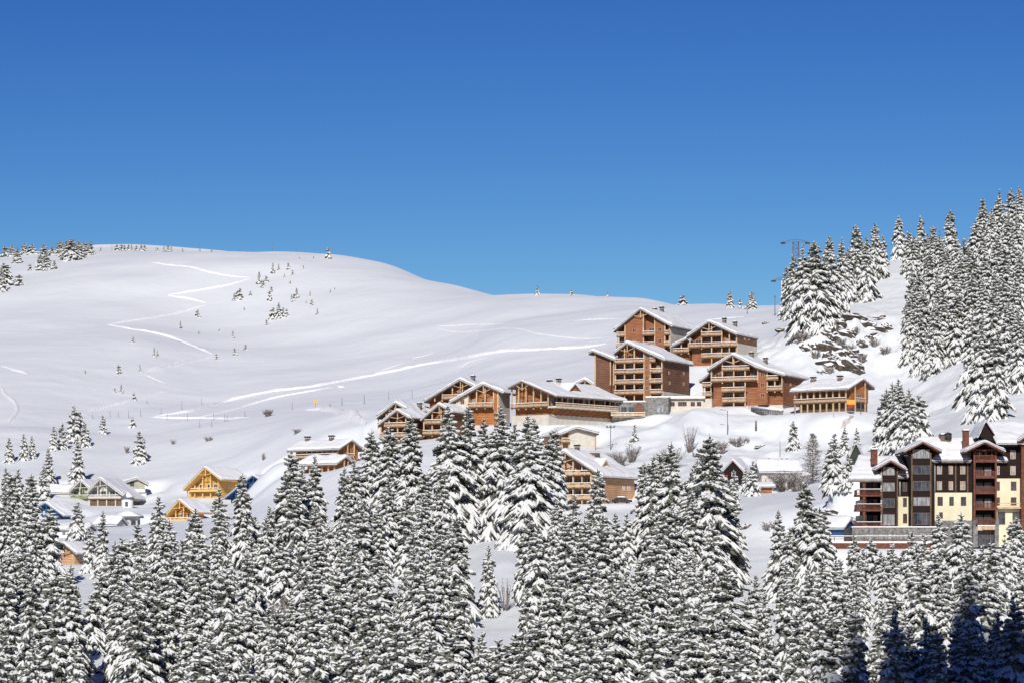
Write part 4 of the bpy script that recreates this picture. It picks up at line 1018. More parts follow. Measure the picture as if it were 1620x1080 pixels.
drape('ski_track', [(1110,508),(1150,503),(1185,500)], .6, .3, seed=24)
drape('muddy_track', [(1352,653),(1344,664),(1332,678),(1322,690)], 1.6, .25, 'mud', seed=25)

# ------------------------------------------------------------------ mountain added unseen behind the viewer, crest shaped to shadow the lower right corner
SD = np.array((-sin(radians(SUN_AZ))*cos(radians(SUN_EL)), -cos(radians(SUN_AZ))*cos(radians(SUN_EL)), sin(radians(SUN_EL))))
def shadow_hill():
    edge = [(1300,1260,350,4),(1390,1140,365,6),(1450,1075,385,7),(1510,1040,395,8),(1570,1035,400,9),(1640,1025,400,9),(1750,1018,400,12)]
    crest = []
    for (u, v, Y, up) in edge:
        p = np.array(P(u, v, Y)); T = 640.; crest.append(p+SD*T)
    a = crest[0]; crest = [a+np.array((-30,0,-60.)), a+np.array((-12,0,-22.))]+crest+[crest[-1]+np.array((60,0,10.)), crest[-1]+np.array((160,0,-30.))]
    vs = []; n = len(crest)
    rnd = random.Random(3)
    for c in crest:
        zb = -60.
        for k, (dy, fz) in enumerate(((-130,0),(-60,.5),(-20,.86),(0,1),(16,.84),(34,.45),(52,0))):
            vs.append((c[0]+(rnd.uniform(-3,3) if k != 3 else 0), c[1]+dy, zb+(c[2]-zb)*fz))
    fs = [(7*i+k, 7*(i+1)+k, 7*(i+1)+k+1, 7*i+k+1) for i in range(n-1) for k in range(6)]
    m = MB(); m.add(vs, fs, 0, True); o = m.build('shadow_mountain', 'ground'); o['kind'] = 'structure'
shadow_hill()

# ------------------------------------------------------------------ rocks on the right slope
def rock(u, v, w, h, seed, label=None):
    rnd = random.Random(seed); x, y, z = hit(u, v, 640)
    m = MB(); nu, nv = 20, 12; vs = []; ps = seed*7.3
    for j in range(nv+1):
        th = pi*j/nv
        for i in range(nu):
            a = 2*pi*i/nu; dx, dy, dz = sin(th)*cos(a), sin(th)*sin(a), cos(th)
            nz = float(fbm(np.array(dx*1.6+ps), np.array(dz*1.9+dy*1.3+ps), 4))
            k = 1+.75*nz; k = round(k*4)/4*.35+k*.65
            vs.append((dx*w*k, dy*w*.55*k, dz*h*k))
    fs = [(j*nu+i, (j+1)*nu+i, (j+1)*nu+(i+1) % nu, j*nu+(i+1) % nu) for j in range(nv) for i in range(nu)]
    m.add(vs, fs, 0, False); o = m.build('rock_outcrop', 'rock'); o.location = (x, y+w*.15, z)
    o.rotation_euler = (rnd.uniform(-.2,.2), rnd.uniform(-.3,.3), rnd.uniform(-.4,.4))
    return o
RK = [(1318,516,4.5,2.4,'dark rock at the foot of the left spruce clump on the right slope'),(1312,536,4.2,2.6,'brown ledge in the middle of the rock face, left part'),(1304,552,3.8,2.2,'brown rock low on the left of the rock face'),
 (1336,530,4.4,2.2,'tan rock step in the middle of the rock face'),(1312,574,5.0,2.6,'large dark boulder at the lower left of the rock face'),(1340,582,6.0,2.8,'largest dark rock at the bottom of the rock face'),
 (1328,570,4.0,2.2,'dark rock just above the bottom boulders'),(1372,516,4.6,1.8,'reddish rock near the right end of the rock face'),(1402,523,5.5,1.9,'long flat ledge under the right-hand forest edge'),
 (1350,563,3.6,1.8,'rock right of the centre of the rock face'),(1352,502,5.0,.9,'thin dark ledge along the top of the rock face'),(1240,523,3.2,.8,'thin rock streak left of the spruce clump'),
 (1380,536,3.4,1.4,'half-buried rock right of the rock face'),(1361,546,3.2,1.5,'small rock in the right middle of the rock face'),(1269,532,3.0,1.4,'brown bush-covered rock left of the rock face'),(1277,553,3.4,1.6,'pale brown rock lowest at the left of the face'),
 (1325,552,3.6,1.6,'rust brown rock in the centre of the face'),(1212,512,1.6,.7,'small rock poking from snow left of the lift mast'),(1357,590,3.4,1.6,'dark rock at the lower right corner of the face'),
 (1388,505,3.2,1.0,'little ledge high on the right of the face'),(1290,520,2.6,1.2,'rock under the trunks of the left spruce clump'),(1300,590,2.2,.9,'lowest small rock of the face')]
for k, (u, v, w, h, lb) in enumerate(RK): tag(rock(u, v, w*.68, h*.95, k+3), lb, 'rock', 'rocks on the snowy right slope')
for k, (u, v, w, h, lb) in enumerate([(1180,834,1.3,.7,'grey rock in the snow bank right of the tallest spruce'),(1316,812,2.4,.9,'brown scar of bare ground in the snow bank left of the brown block'),(1202,706,1.6,.5,'ochre patch of bare ground on the slope above the bungalow'),(1345,824,1.8,.8,'stones beside the left corner of the brown block'),(492,1035,2.2,1.6,'brown boulder between trunks at the bottom left'),(163,1063,2.0,1.0,'grey rock beside the small clearing at bottom left')]):
    x, y, z = hit(u, v, 330); o = rock(u, v, w, h, k+60); o.location = (x, y, z); tag(o, lb, 'rock')

# ------------------------------------------------------------------ trees
def T(u, vt, vb, label=None, **k): return tree_px(u, vt, vb, label, **k)
GR = 'spruces on the rocky right hill'
c = lambda x, y: (1180+x/2.7, 280+y/2.7)
right = [(205,330,600,'on the cliff edge, leftmost of the pylon clump'),(250,290,640,'second in the pylon clump, foot against the dark rock'),(300,268,640,'tall one in the middle of the pylon clump'),(355,248,575,'behind the middle of the pylon clump'),
 (402,255,570,'at the right end of the pylon clump'),(335,340,640,'low in front of the pylon clump'),(225,420,650,'lowest left foot of the pylon clump'),(470,198,480,'left of the pair in the middle of the skyline'),(512,255,530,'in front of the skyline pair, lowest of its trio'),(555,193,440,'right of the pair in the middle of the skyline'),
 (430,300,545,'dark one between the pylon clump and the skyline pair'),(590,240,430,'small one beside the skyline pair'),(652,162,355,'alone above the snowy gully'),(690,228,420,'short one right of the gully head'),(745,162,430,'with a bare tip right of the gully'),(800,205,450,'between the bare-tipped and the tallest skyline spruce'),
 (866,138,400,'tallest on the skyline left of the summit'),(830,228,480,'just below the tallest skyline spruce'),(900,230,460,'right shoulder of the tallest skyline spruce'),(700,395,690,'bushy, beside the right ledge'),(745,400,720,'behind the bushy one at the right ledge'),
 (1010,85,340,'left edge of the summit forest'),(978,180,400,'dark one at the left edge of the summit forest'),(1080,52,300,'on the summit, left'),(1130,48,300,'on the summit, middle'),(1175,35,300,'on the summit, right'),(1050,130,400,'second row below the summit, left'),(1110,150,450,'second row below the summit, middle'),(1160,150,450,'second row below the summit, right'),
 (870,300,600,'centre of the right slope, upper'),(920,330,640,'centre of the right slope, tall'),(980,320,640,'left of the dark gap on the right slope'),(850,280,560,'upper left of the forest block'),(790,300,600,'left margin of the forest block'),(960,400,740,'tall in the middle of the forest block'),(1030,320,640,'upper right of the forest block'),
 (1100,300,650,'right side of the forest block, upper'),(1160,310,680,'right frame edge, upper'),(1020,240,520,'upper middle below the summit'),(1085,250,560,'upper right below the summit'),(1140,250,560,'near the right frame edge below the summit'),
 (700,520,790,'bushy low one at the lower left margin'),(745,580,830,'snow-laden bush-like one at the lower margin'),(800,540,840,'lower margin of the forest block'),(845,470,800,'left middle of the forest block'),(895,470,790,'middle of the forest block, lower'),(760,480,760,'left margin, middle height'),
 (1000,590,1035,'big one alone low on the right slope, left'),(1065,640,1030,'big one alone low on the right slope, right'),(1120,520,860,'lower right of the forest block'),(1170,560,900,'lowest at the right frame edge'),(1050,480,800,'lower middle of the forest block'),(960,560,960,'left neighbour of the big low pair'),(1110,420,760,'right middle of the forest block'),
 (630,505,585,'small one in the snowy gully'),(615,540,600,'smallest one in the snowy gully'),(1010,430,760,'behind the middle of the forest block'),(180,380,600,'outermost left of the pylon clump'),(378,300,560,'right flank of the pylon clump'),(278,330,600,'inside the pylon clump'),(720,250,440,'between the short and bare-tipped skyline spruces'),(775,240,450,'right behind the bare-tipped skyline spruce'),(925,260,500,'in the saddle left of the summit forest'),(945,300,560,'below the saddle left of the summit forest'),(890,380,690,'heart of the forest block'),(820,420,700,'left heart of the forest block'),(1145,420,800,'right frame edge, lower middle'),(1075,400,700,'right heart of the forest block'),(720,460,740,'near the left margin of the forest block')]
for k, (x, yt, yb, lb) in enumerate(right):
    u, vt = c(x, yt); _, vb = c(x, yb)
    sz = (yb-yt)
    T(u, vt, vb, 'snowy spruce %s' % lb, group=GR, Y0=600, wid=1.0)
for (u, vt, vb, lb) in [(1402,612,705,'left of the spruce cluster behind the brown block'),(1414,603,712,'second of the spruce cluster behind the brown block'),(1426,597,716,'tallest of the spruce cluster behind the brown block'),(1440,612,712,'right of the spruce cluster behind the brown block'),(1453,625,700,'rightmost small one of the cluster behind the brown block'),(1392,640,706,'smallest at the left of the cluster behind the brown block'),
   (1321,684,764,'beside the bare larch, right'),(1337,674,716,'small one up the muddy track, left'),(1354,675,714,'small one up the muddy track, right'),(1312,705,768,'low one touching the bare larch'),(1340,715,766,'behind the A-frame hut, low'),
   (1192,727,784,'left of the salmon cottage'),(1180,738,780,'small one left of the salmon cottage'),(1255,665,711,'alone on the slope below the guard rail')]:
    T(u, vt, vb, 'snowy spruce %s' % lb, group='spruces between the terraces', Y0=535, wid=1.1)
T(1004, 671, 697, 'little spruce alone below the stone pavilion', Y0=660, name='young_spruce', cat='young spruce')
# skyline dots and ridge copses
RD = 'small firs along the ridge'
for (u, vt, vb, lb) in [(1190,460,489,'rightmost pointed fir on the ridge saddle'),(1171,472,488,'tiny fir between two larger ones on the saddle'),(1155,458,487,'left pointed fir of the trio on the saddle'),(1081,466,482,'bushy fir on the ridge above the upper chalets'),(850,451,467,'pointed small fir on the ridge, left of two'),(905,457,468,'tiny fir on the ridge, middle'),(961,461,469,'flat bushy fir on the ridge'),(519,392,409,'lone fir on the hilltop right shoulder')]:
    T(u, vt, vb, lb, group=RD, name='young_spruce', cat='fir', Y0=850, wid=1.5 if u in (961,1081) else 1.15)
q = [(20,80,125),(50,70,120),(75,85,152),(105,63,115),(140,72,115),(185,68,150),(172,110,182),(200,105,182),(232,140,177),(255,53,120),(285,55,132),(310,50,140),(335,55,132),(387,57,117),(345,65,122),(268,60,125),(20,152,247),(4,168,275),(85,200,247),(222,85,120),(130,155,182),(45,95,125),(362,62,118),(298,48,120),(95,80,118)]
for k, (x, yt, yb) in enumerate(sorted(q)):
    T(x/2.7, 360+yt/2.7, 360+yb/2.7, 'snowy fir, number %d from the left in the copse on the hilltop at far left' % (k+1), group='firs of the hilltop copse', name='young_spruce', cat='fir', Y0=1000, wid=1.6)
q = [(500,75,95),(520,72,95),(532,76,95),(550,73,95),(562,76,95),(583,78,95),(603,77,95),(616,76,95),(430,86,100),(700,82,98),(718,80,98),(732,82,98),(672,88,98),(780,90,100),(855,93,101),(905,95,101)]
for k, (x, yt, yb) in enumerate(sorted(q)):
    T(x/2.7, 360+yt/2.7-1, 360+yb/2.7+2, 'tiny snow-covered fir on the bare hilltop line, number %d from the left' % (k+1), group='tiny firs on the hilltop', name='young_spruce', cat='fir', Y0=1000, wid=1.2)
q = [(1165,150,195),(1190,155,182),(1230,148,180),(1250,180,202),(1108,190,240),(1125,222,256),(1137,205,235),(1150,268,312),(1158,250,275),(1025,258,306),(1000,280,313),(1014,270,308),(1070,270,292),(1268,258,300),(1245,285,317),(1256,280,312),(1325,270,294),(1333,305,335),(1308,312,325),(1412,262,280),(1430,255,266),
 (1190,318,388),(1165,340,390),(1225,345,380),(1208,340,385),(1137,390,416),(1355,345,372),(1043,338,353),(845,350,385),(770,398,430),(850,440,456),(937,430,444),(995,440,472),(570,465,492),(660,512,550),(672,520,546),(1050,495,524),(1002,512,544),(925,536,562),(505,583,623),(598,583,613),(365,605,623),(518,668,704),(490,682,702),(572,700,737),(628,735,753),(567,805,852),(1410,748,780),(1295,160,178),(1340,120,135),(1280,125,138),(1215,195,215),(1240,225,242)]
for k, (x, yt, yb) in enumerate(sorted(q)):
    T(x/2.7, 360+yt/2.7, 360+yb/2.7, 'half-buried little fir on the open hillside, number %d counting from the left' % (k+1), group='little firs on the open hillside', name='young_spruce', cat='young fir', Y0=750, wid=.95)
LM = 'spruces around the left village'
for (u, vt, vb, lb) in [(117,641,700,'topmost of the left clump above the village'),(135,666,706,'right of the topmost one in the left clump'),(162,655,686,'right end of the left clump above the village'),(148,676,705,'low one in the left clump above the village'),(84,672,712,'left of the topmost one above the village'),(99,668,710,'between two in the left clump'),(38,685,727,'near the left frame edge, left'),(14,690,731,'nearest to the left frame edge on the slope'),(50,688,724,'near the left frame edge, right'),
   (128,650,700,'beside the topmost one of the left clump'),(121,688,768,'large dark one above the green chalet'),(221,680,732,'standing alone above the cream chalet, large'),(260,719,747,'small alone right of the cream chalet'),(235,734,759,'small just right of the cream chalet'),(345,718,736,'small behind the yellow chalet'),(149,718,741,'small right of the large dark one'),(76,708,778,'left of the green chalet, upper'),(70,735,790,'left of the green chalet, lower'),(209,656,676,'tiny alone below the hillside fence'),(58,705,730,'low one at the left slope'),(92,735,760,'little one above the blue roof'),
   (123,793,855,'between the blue chalet and the kiosk'),(30,740,800,'in the left edge stand, back'),(8,738,810,'at the left frame edge beside the village')]:
    T(u, vt, vb, 'snowy spruce %s' % lb, group=LM, Y0=560, wid=1.1)
# hand-placed front trees
FH = 'large spruces in front of the chalets'
front = [(652,656,850,'below the two small left chalets'),(616,670,840,'left of the small chalets'),(588,678,835,'left edge of the tall middle stand'),(710,640,860,'tall one below the small half-hidden chalet'),(741,640,855,'tall one below the topmost middle chalet'),(785,640,850,'broad dark one in the centre of the middle stand'),(765,660,840,'behind the broad dark one in the centre'),
 (812,668,845,'right of the broad dark one'),(831,656,870,'below the colonnaded chalet'),(847,660,830,'behind the one below the colonnaded chalet'),(881,676,850,'left of the beige chalet'),(866,690,850,'between the colonnaded and beige chalets'),(945,740,900,'before the beige chalet, centre'),(908,780,905,'before the left corner of the beige chalet'),(1017,729,880,'right of the beige chalet'),(1033,718,890,'second right of the beige chalet'),(1048,714,870,'third right of the beige chalet'),(1067,698,885,'behind the tall central-right one'),
 (1127,686,935,'tallest of the foreground, left of the red cottage'),(1093,740,900,'left flank of the tallest foreground spruce'),(1150,760,925,'right flank of the tallest foreground spruce'),(1108,725,890,'close behind the tallest foreground spruce'),(1275,760,925,'tall one in front of the snow bank'),(1296,800,925,'right of the tall one before the snow bank'),(1228,805,940,'left of the tall one before the snow bank'),(1250,830,950,'low left neighbour before the snow bank'),
 (545,738,880,'below the long orange lodge, right'),(560,720,860,'between the orange lodge and the middle stand'),(500,718,880,'below the long orange lodge, left'),(462,714,895,'large one left of the orange lodge'),(480,735,880,'between two below the orange lodge'),(448,760,890,'right of the blue chalet'),(386,748,900,'in front of the blue chalet'),(348,770,900,'below the yellow chalet'),(424,800,910,'right in front of the blue chalet'),
 (308,800,905,'right of the orange chalet, in front'),(248,783,900,'left of the orange chalet, in front'),(268,822,915,'below the orange chalet'),(163,806,915,'right of the log cabin'),(142,832,905,'just right of the log cabin roof'),(215,826,920,'below the kiosk'),(52,748,900,'tall one left of the blue roof'),(20,745,895,'tall one near the left frame edge'),(36,770,905,'between the tall left-edge ones'),(75,800,930,'above the log cabin, left'),(190,850,940,'right of the cabin, low'),
 (772,862,975,'alone inside the snow clearing'),(700,735,905,'left of the clearing, tall back one'),(725,845,960,'left rim of the clearing'),(838,815,960,'right rim of the clearing, dark'),(640,780,915,'middle stand, lower left'),(670,745,890,'middle stand, lower centre'),
 (1442,838,935,'before the brown block, left'),(1487,812,935,'before the brown block, under its bay tower'),(1520,808,940,'before the brown block, under the stacked balconies'),(1608,815,930,'before the yellow wall at the right edge'),(1463,842,930,'small one between two before the brown block'),(1352,845,925,'at the left end of the brown terrace'),(1376,852,930,'second along the brown terrace'),(1410,855,925,'third along the brown terrace'),(1555,858,940,'low one at the foot of the entrance'),(1590,850,940,'right of the entrance'),(1361,866,928,'squat one under the left end of the terrace'),(1393,870,930,'squat one under the middle of the terrace'),(1428,868,932,'squat one under the right end of the terrace'),(1506,862,934,'squat one below the pale wall of the brown block'),(1537,868,936,'squat one left of the entrance piers'),(766,998,1130,'closing the foot of the snow clearing, left'),(789,1010,1140,'closing the foot of the snow clearing, middle'),(813,1002,1135,'closing the foot of the snow clearing, right'),(1192,908,1030,'in the narrow snow gap right of the tallest spruce, upper'),(1207,935,1060,'in the narrow snow gap right of the tallest spruce, right'),(1180,945,1065,'in the narrow snow gap right of the tallest spruce, lower left'),(1160,741,800,'hiding the right half of the red-doored cottage'),(1138,752,806,'hiding the left corner of the red-doored cottage')]
FOOT = []
def Tf(u, vt, vb, lb, **k):
    r = T(u, vt, vb, lb, **k); FOOT.append((u, vt, vb)); return r
for k, (u, vt, vb, lb) in enumerate(front):
    v = 3 if ('dark' in lb) else None
    Tf(u, vt, vb, 'snow-laden spruce %s' % lb, group=FH, var=v, Y0=330, wid=1.1)


# the dense forest below
env_u = [-40,0,60,88,92,140,145,190,240,262,300,330,355,400,440,470,560,600,700,860,893,1003,1010,1160,1176,1185,1335,1345,1400,1620,1700]
env_v = [755,760,785,800,890,890,850,850,845,835,830,815,800,805,765,750,745,720,705,725,800,800,760,775,800,885,880,862,852,852,850]
landmarks = [(0,110,'at the left frame edge'),(110,235,'below the log cabin'),(235,370,'below the orange chalet'),(370,500,'below the blue chalet'),(500,640,'below the orange lodge'),(640,760,'left of the snow clearing'),(760,900,'around the snow clearing'),(900,1040,'below the beige chalet'),(1040,1190,'under the tallest spruce'),(1190,1340,'below the snow bank'),(1340,1480,'below the brown terrace'),(1480,1660,'below the brown block entrance')]
rnd = random.Random(77); cand = []
row = 0; vb = 905.
while vb < 1262:
    st = 39 + 5*(vb-905)/350; off = (row % 2)*st/2
    u = -25+off
    while u < 1650:
        uu = u+rnd.uniform(-.32,.32)*st; vv = vb+rnd.uniform(-16,16)
        cand.append((uu, vv)); u += st
    vb += 33+5*(vb-905)/350; row += 1
forest = []
for (u, v) in cand:
    x, y, z = hit(u, v, 325)
    h = rnd.choice([rnd.uniform(11,17), rnd.uniform(14,20), rnd.uniform(8.5,13)])
    if u > 1190 and v < 1000: h = rnd.uniform(10,13)
    vt = HV-F*(z+h)/y
    ev = np.interp(u, env_u, env_v)
    if vt < ev:
        h2 = (HV-ev)/F*y-z-rnd.uniform(0,2)
        if h2 < (3.5 if u > 1190 else 7): continue
        h = h2; vt = HV-F*(z+h)/y
    wpx = h*.16*F/y
    # keep the clearings open
    bad = False
    for (a, b, t, bt) in [(755,812,868,1000),(750,825,862,890),(146,166,1045,1085),(1180,1205,880,935)]:
        if u+wpx*.75 > a and u-wpx*.75 < b and vt < bt-8 and v > t+10: bad = True
    if abs(u-795) < 14 and vt < 1003: bad = True
    if any(abs(u-a) < 17 and abs(v-b) < 26 for a, t_, b in FOOT): bad = True
    if bad: continue
    forest.append((u, v, x, y, z, h, vt))
ordn = ['first','second','third','fourth','fifth','sixth','seventh','eighth','ninth','tenth','eleventh','twelfth']
for f in forest:
    r = tree((f[2], f[3], f[4]-.2), f[5], 'x', 'spruce tree', 'spruces of the dense forest', wid=1.06)
    r['fz'] = 1
# leave out the trees nothing is seen of; past 300 the least visible become one mass
def cull():
    sp = [t for t in TREES if t[0].name.startswith('spruce_tree')]
    sp.sort(key=lambda t: t[1][1]); buf = np.full((540, 810), -1, int)
    yy, xx = np.mgrid[0:540, 0:810]
    for k, (r, (x, y, z), h) in enumerate(sp):
        u = (810+F*x/y)/2; vb = (HV-F*z/y)/2; vt = (HV-F*(z+h)/y)/2; hw = h*.185*1.1*F/y/2
        a, b, c_, d = int(max(0, vt)), int(min(539, vb)), int(max(0, u-hw)), int(min(809, u+hw))
        if a >= b or c_ >= d: continue
        Yg, Xg = yy[a:b+1, c_:d+1], xx[a:b+1, c_:d+1]
        m = (np.abs(Xg-u) < hw*((Yg-vt)/(vb-vt))**.9) & (buf[a:b+1, c_:d+1] < 0)
        buf[a:b+1, c_:d+1][m] = k
    cnt = np.bincount(buf[buf >= 0].ravel(), minlength=len(sp))
    order = np.argsort(-cnt); gone = set(); mass = []
    for n, k in enumerate(order):
        r, l, h = sp[k]
        if cnt[k] < 45: gone.add(r.name)
        elif n >= 300: mass.append(sp[k])
    print('CULL total', len(sp), 'hidden', len(gone), 'mass', len(mass))
    if mass:
        V, Q, MI, SM, o = [], [], [], [], 0
        for r, l, h in mass:
            bpy.context.view_layer.update()
            for ch in r.children:
                me = ch.data; n = len(me.vertices); co = np.empty(n*3, np.float32); me.vertices.foreach_get('co', co)
                mw = np.array(r.matrix_world); co = co.reshape(-1, 3) @ mw[:3, :3].T + mw[:3, 3]
                lt = np.empty(len(me.polygons), np.int32); me.polygons.foreach_get('loop_total', lt); lv = np.empty(len(me.loops), np.int32); me.loops.foreach_get('vertex_index', lv)
                mi = np.empty(len(me.polygons), np.int32); me.polygons.foreach_get('material_index', mi); sm = np.empty(len(me.polygons), bool); me.polygons.foreach_get('use_smooth', sm)
                if ch.name.startswith('trunk'): mi[:] = 2
                V.append(co); Q.append((lt, lv+o)); MI.append(mi); SM.append(sm); o += n
        co = np.concatenate(V).astype(np.float32); lt = np.concatenate([q[0] for q in Q]); lv = np.concatenate([q[1] for q in Q]).astype(np.int32)
        me = bpy.data.meshes.new('background_forest'); me.vertices.add(len(co)); me.vertices.foreach_set('co', co.ravel()); me.loops.add(len(lv)); me.loops.foreach_set('vertex_index', lv)
        me.polygons.add(len(lt)); me.polygons.foreach_set('loop_start', (np.cumsum(lt)-lt).astype(np.int32))
        for q in ('needle', 'tsnow', 'bark'): me.materials.append(M[q])
        me.polygons.foreach_set('material_index', np.concatenate(MI)); me.polygons.foreach_set('use_smooth', np.concatenate(SM)); me.update(); me.validate()
        ob = bpy.data.objects.new('background_forest', me); COL.objects.link(ob); tag(ob, 'snowy spruces mostly hidden behind others in the dense forest', 'forest', None, 'stuff')
        gone |= {t[0].name for t in mass}
    keep = []
    for t in TREES:
        if t[0].name in gone:
            for ch in list(t[0].children): bpy.data.objects.remove(ch)
            bpy.data.objects.remove(t[0])
        else: keep.append(t)
    return keep
TREES = cull()
ordn = ['first','second','third','fourth','fifth','sixth','seventh','eighth','ninth','tenth','eleventh','twelfth']
rows = ['topmost row','upper row','middle row','lower row','bottom row']
zones = {}
for r, (x, y, z), h in TREES:
    if 'fz' not in r.keys(): continue
    del r['fz']; u = 810+F*x/y; vt = HV-F*(z+h)/y
    lm = next((k for k, l in enumerate(landmarks) if l[0] <= u < l[1]), 0 if u < 0 else len(landmarks)-1)
    zones.setdefault((lm, int(min(4, max(0, (vt-700)/75)))), []).append((u, r))
for (lm, rw), L in zones.items():
    for k, (u, r) in enumerate(sorted(L, key=lambda q: q[0])):
        r['label'] = 'snow-laden forest spruce %s, %s of the %s from the left' % (landmarks[lm][2], ordn[min(k, 11)], rows[rw])

# ------------------------------------------------------------------ bare trees and bushes
def bush(u, v, h, sp, seed, lb, Y0=320, n=50, name='bare_shrub', cat='bush'):
    x, y, z = hit(u, v, Y0); o = bare_tree_mb(seed, h, sp, 0, n).build(name, ['larch', 'tsnow']); o.location = (x, y, z); tag(o, lb, cat, 'bare bushes in the snow'); return o
x, y, z = hit(1286, 764, 560); o = larch_mb(5, (764-684)/F*y, 3.6).build('larch', ['larch', 'tsnow']); o.location = (x, y, z); tag(o, 'tall bare greyish brown larch right of the snowy bungalow', 'larch tree')
bush(1243,774,3.6,5.2,1,'wide bare bush in front of the snowy bungalow',560,110); bush(1262,776,3.2,3.5,2,'bare bush at the foot of the larch',560,60)
bush(424,658,2.2,2.0,3,'round brown bush on the open slope above the orange lodge',740,60); bush(1091,715,6.5,2.2,4,'slender bare trees above the beige chalet, right',600,30,'bare_tree','bare tree')
bush(978,738,3.5,3.2,5,'bare grey bush right of the beige roof',600,60); bush(1000,730,4.2,2.6,6,'bare tree on the slope behind the beige chalet',600,40,'bare_tree','bare tree'); bush(1140,716,3,2.8,7,'bare bush behind the tallest spruce, left',600,50); bush(1165,705,2.2,2.4,8,'bare bush behind the tallest spruce, right',600,40)
bush(1060,742,5,4,9,'bare thicket between the beige chalet and the red cottage',600,90,'bare_tree','bare tree'); bush(1120,745,4.5,3.4,10,'bare thicket left of the red cottage',600,70,'bare_tree','bare tree')
bush(201,716,2.2,1.0,11,'thin bare shrub left of the lone spruce above the cream chalet',700,24); bush(274,702,1.4,1.0,12,'small bare shrub on the slope above the yellow chalet',700,20); bush(330,697,1.3,1.6,13,'low shrub far up behind the yellow chalet',700,24); bush(417,727,2.0,.7,14,'thin upright shrub above the blue chalet',700,14); bush(469,685,1.2,1.8,15,'low snowy shrub above the orange lodge',740,24)
bush(800,1010-45,5.5,1.6,16,'thin leafless saplings standing in the snow clearing',330,16,'bare_sapling','sapling'); bush(470,1010,5.5,6,17,'pale leafless thicket among spruces at bottom left',330,150,'bare_thicket','thicket')
bush(1450,540,4,4,18,'bare snowy shrubs at the lower margin of the right forest',640,80)
bush(1268,540,2.5,3,19,'brown shrubs left of the rock face',700,50)
for k, (bu, bv) in enumerate([(1296,522),(1330,548),(1352,530),(1290,566),(1364,572),(1312,590),(1384,548),(1324,510),(1400,560),(1345,556)]):
    bush(bu, bv, 2.2, 1.9, 30+k, 'frosted shrub clinging to the rock face, %s' % ['below the left clump','right of the centre','under the upper ledge','at the lower left','beside the largest boulder','at the very bottom','near the right ledge','at the upper edge','farthest right','in the centre'][k], 700, 40)
bush(1218,838,1.6,2.2,20,'low scrub on the snow bank',500,24); bush(1180,700,1.4,1.6,21,'low scrub above the bungalow',600,20)

# ------------------------------------------------------------------ lamps, poles, fence stakes, sign, lift pylons
def pole(name, u, vt, vb, r, lb, cat, grp=None, Y0=600, mat='metal', top=None, h=None):
    x, y, z = hit(u, vb, Y0); hh = h or (HV-vt)/F*y-z
    m = MB(); m.tube((0,0,-.6), (0,0,hh), r, r*.8, 6)
    if not top:
        o = m.build(name, mat); o.location = (x, y, z); return tag(o, lb, cat, grp)
    o = empty(name, (x,y,z), 0, lb, cat, grp); m.build('post', mat, o); top(o, hh); return o
def lamp_top(o, h):
    m = MB(); m.tube((0,0,h-.05), (-1.3,-.2,h+.25), .05, .05, 5); m.build('arm', 'metal', o)
    m = MB(); m.prism([(-2.0,h+.18),(-1.2,h+.18),(-1.25,h+.36),(-1.95,h+.3)], -.35, -.05); m.build('lamp_head', 'metal', o)
def two_top(o, h):
    m = MB(); m.box(-1.0,1.0,-.08,.08,h-.6,h-.45); m.build('crossarm', 'metal', o)
    for x in (-.9,0,.9): m = MB(); m.box(x-.25,x+.25,-.35,.1,h-.45,h-.1); m.build('lamp_head', 'metal', o)
pole('street_lamp', 1151, 649, 687, .12, 'street lamp with one arm, below the guard rail', 'street lamp', top=lamp_top, mat='metal')
pole('floodlight_mast', 966, 672, 711, .12, 'mast with three floodlights right of the small cream-walled lodge', 'floodlight mast', top=two_top)
pole('pole', 942, 692, 712, .07, 'thin pole left of the floodlight mast', 'pole'); pole('pole', 1096, 700, 722, .09, 'short pole between the bare trees', 'pole')
pole('pole', 1234, 697, 722, .09, 'thin pole above the snowy bungalow', 'pole'); pole('wooden_post', 1196, 665, 681, .3, 'stub of a pale post on the slope below the guard rail', 'post', mat='fascia')
pole('pole', 1185, 620, 648, .07, 'thin pole before the wide wooden chalet', 'pole', Y0=690); pole('pole', 1319, 636, 660, .12, 'ochre pole before the long stilted lodge', 'pole', mat='post', Y0=670); pole('pole', 1362, 629, 656, .09, 'dark pole at the right corner of the stilted lodge', 'pole', Y0=670)
pole('pole', 1257, 628, 655, .08, 'dark pole at the left corner of the stilted lodge', 'pole', Y0=670)
pole('lift_mast', 1226, 468, 500, .16, 'slim grey mast left of the rocky slope', 'mast', Y0=800); pole('lift_mast', 1182, 478, 497, .13, 'slim short mast on the saddle', 'mast', Y0=800)
stk = [(175,700,790,0),(143,0,0,0)]
stakes = [(395,795,815),(470,780,808),(505,785,808),(549,780,812),(600,775,805),(688,768,795),(777,738,778),(862,730,758),(714,790,820),(800,792,822),(853,822,852),(912,790,822),(904,820,850),(960,795,828),(970,800,826),(1046,780,806),(1248,745,778),(1460,725,752),(1556,717,750)]
for k, (x, yt, yb) in enumerate(sorted(stakes)): pole('piste_stake', x/2.7, 360+yt/2.7, 360+yb/2.7, .075, 'thin grey piste stake, number %d from the left along the foot of the hill' % (k+1), 'stake', 'piste stakes along the foot of the hill', Y0=740)
for k, (u, a, b) in enumerate([(541,629,641),(576,624,639),(615,619,632),(652,616,630)]): pole('piste_stake', u, a, b, .085, 'thin stake behind the left chalets, number %d from the left' % (k+1), 'stake', 'piste stakes behind the chalets', Y0=740)
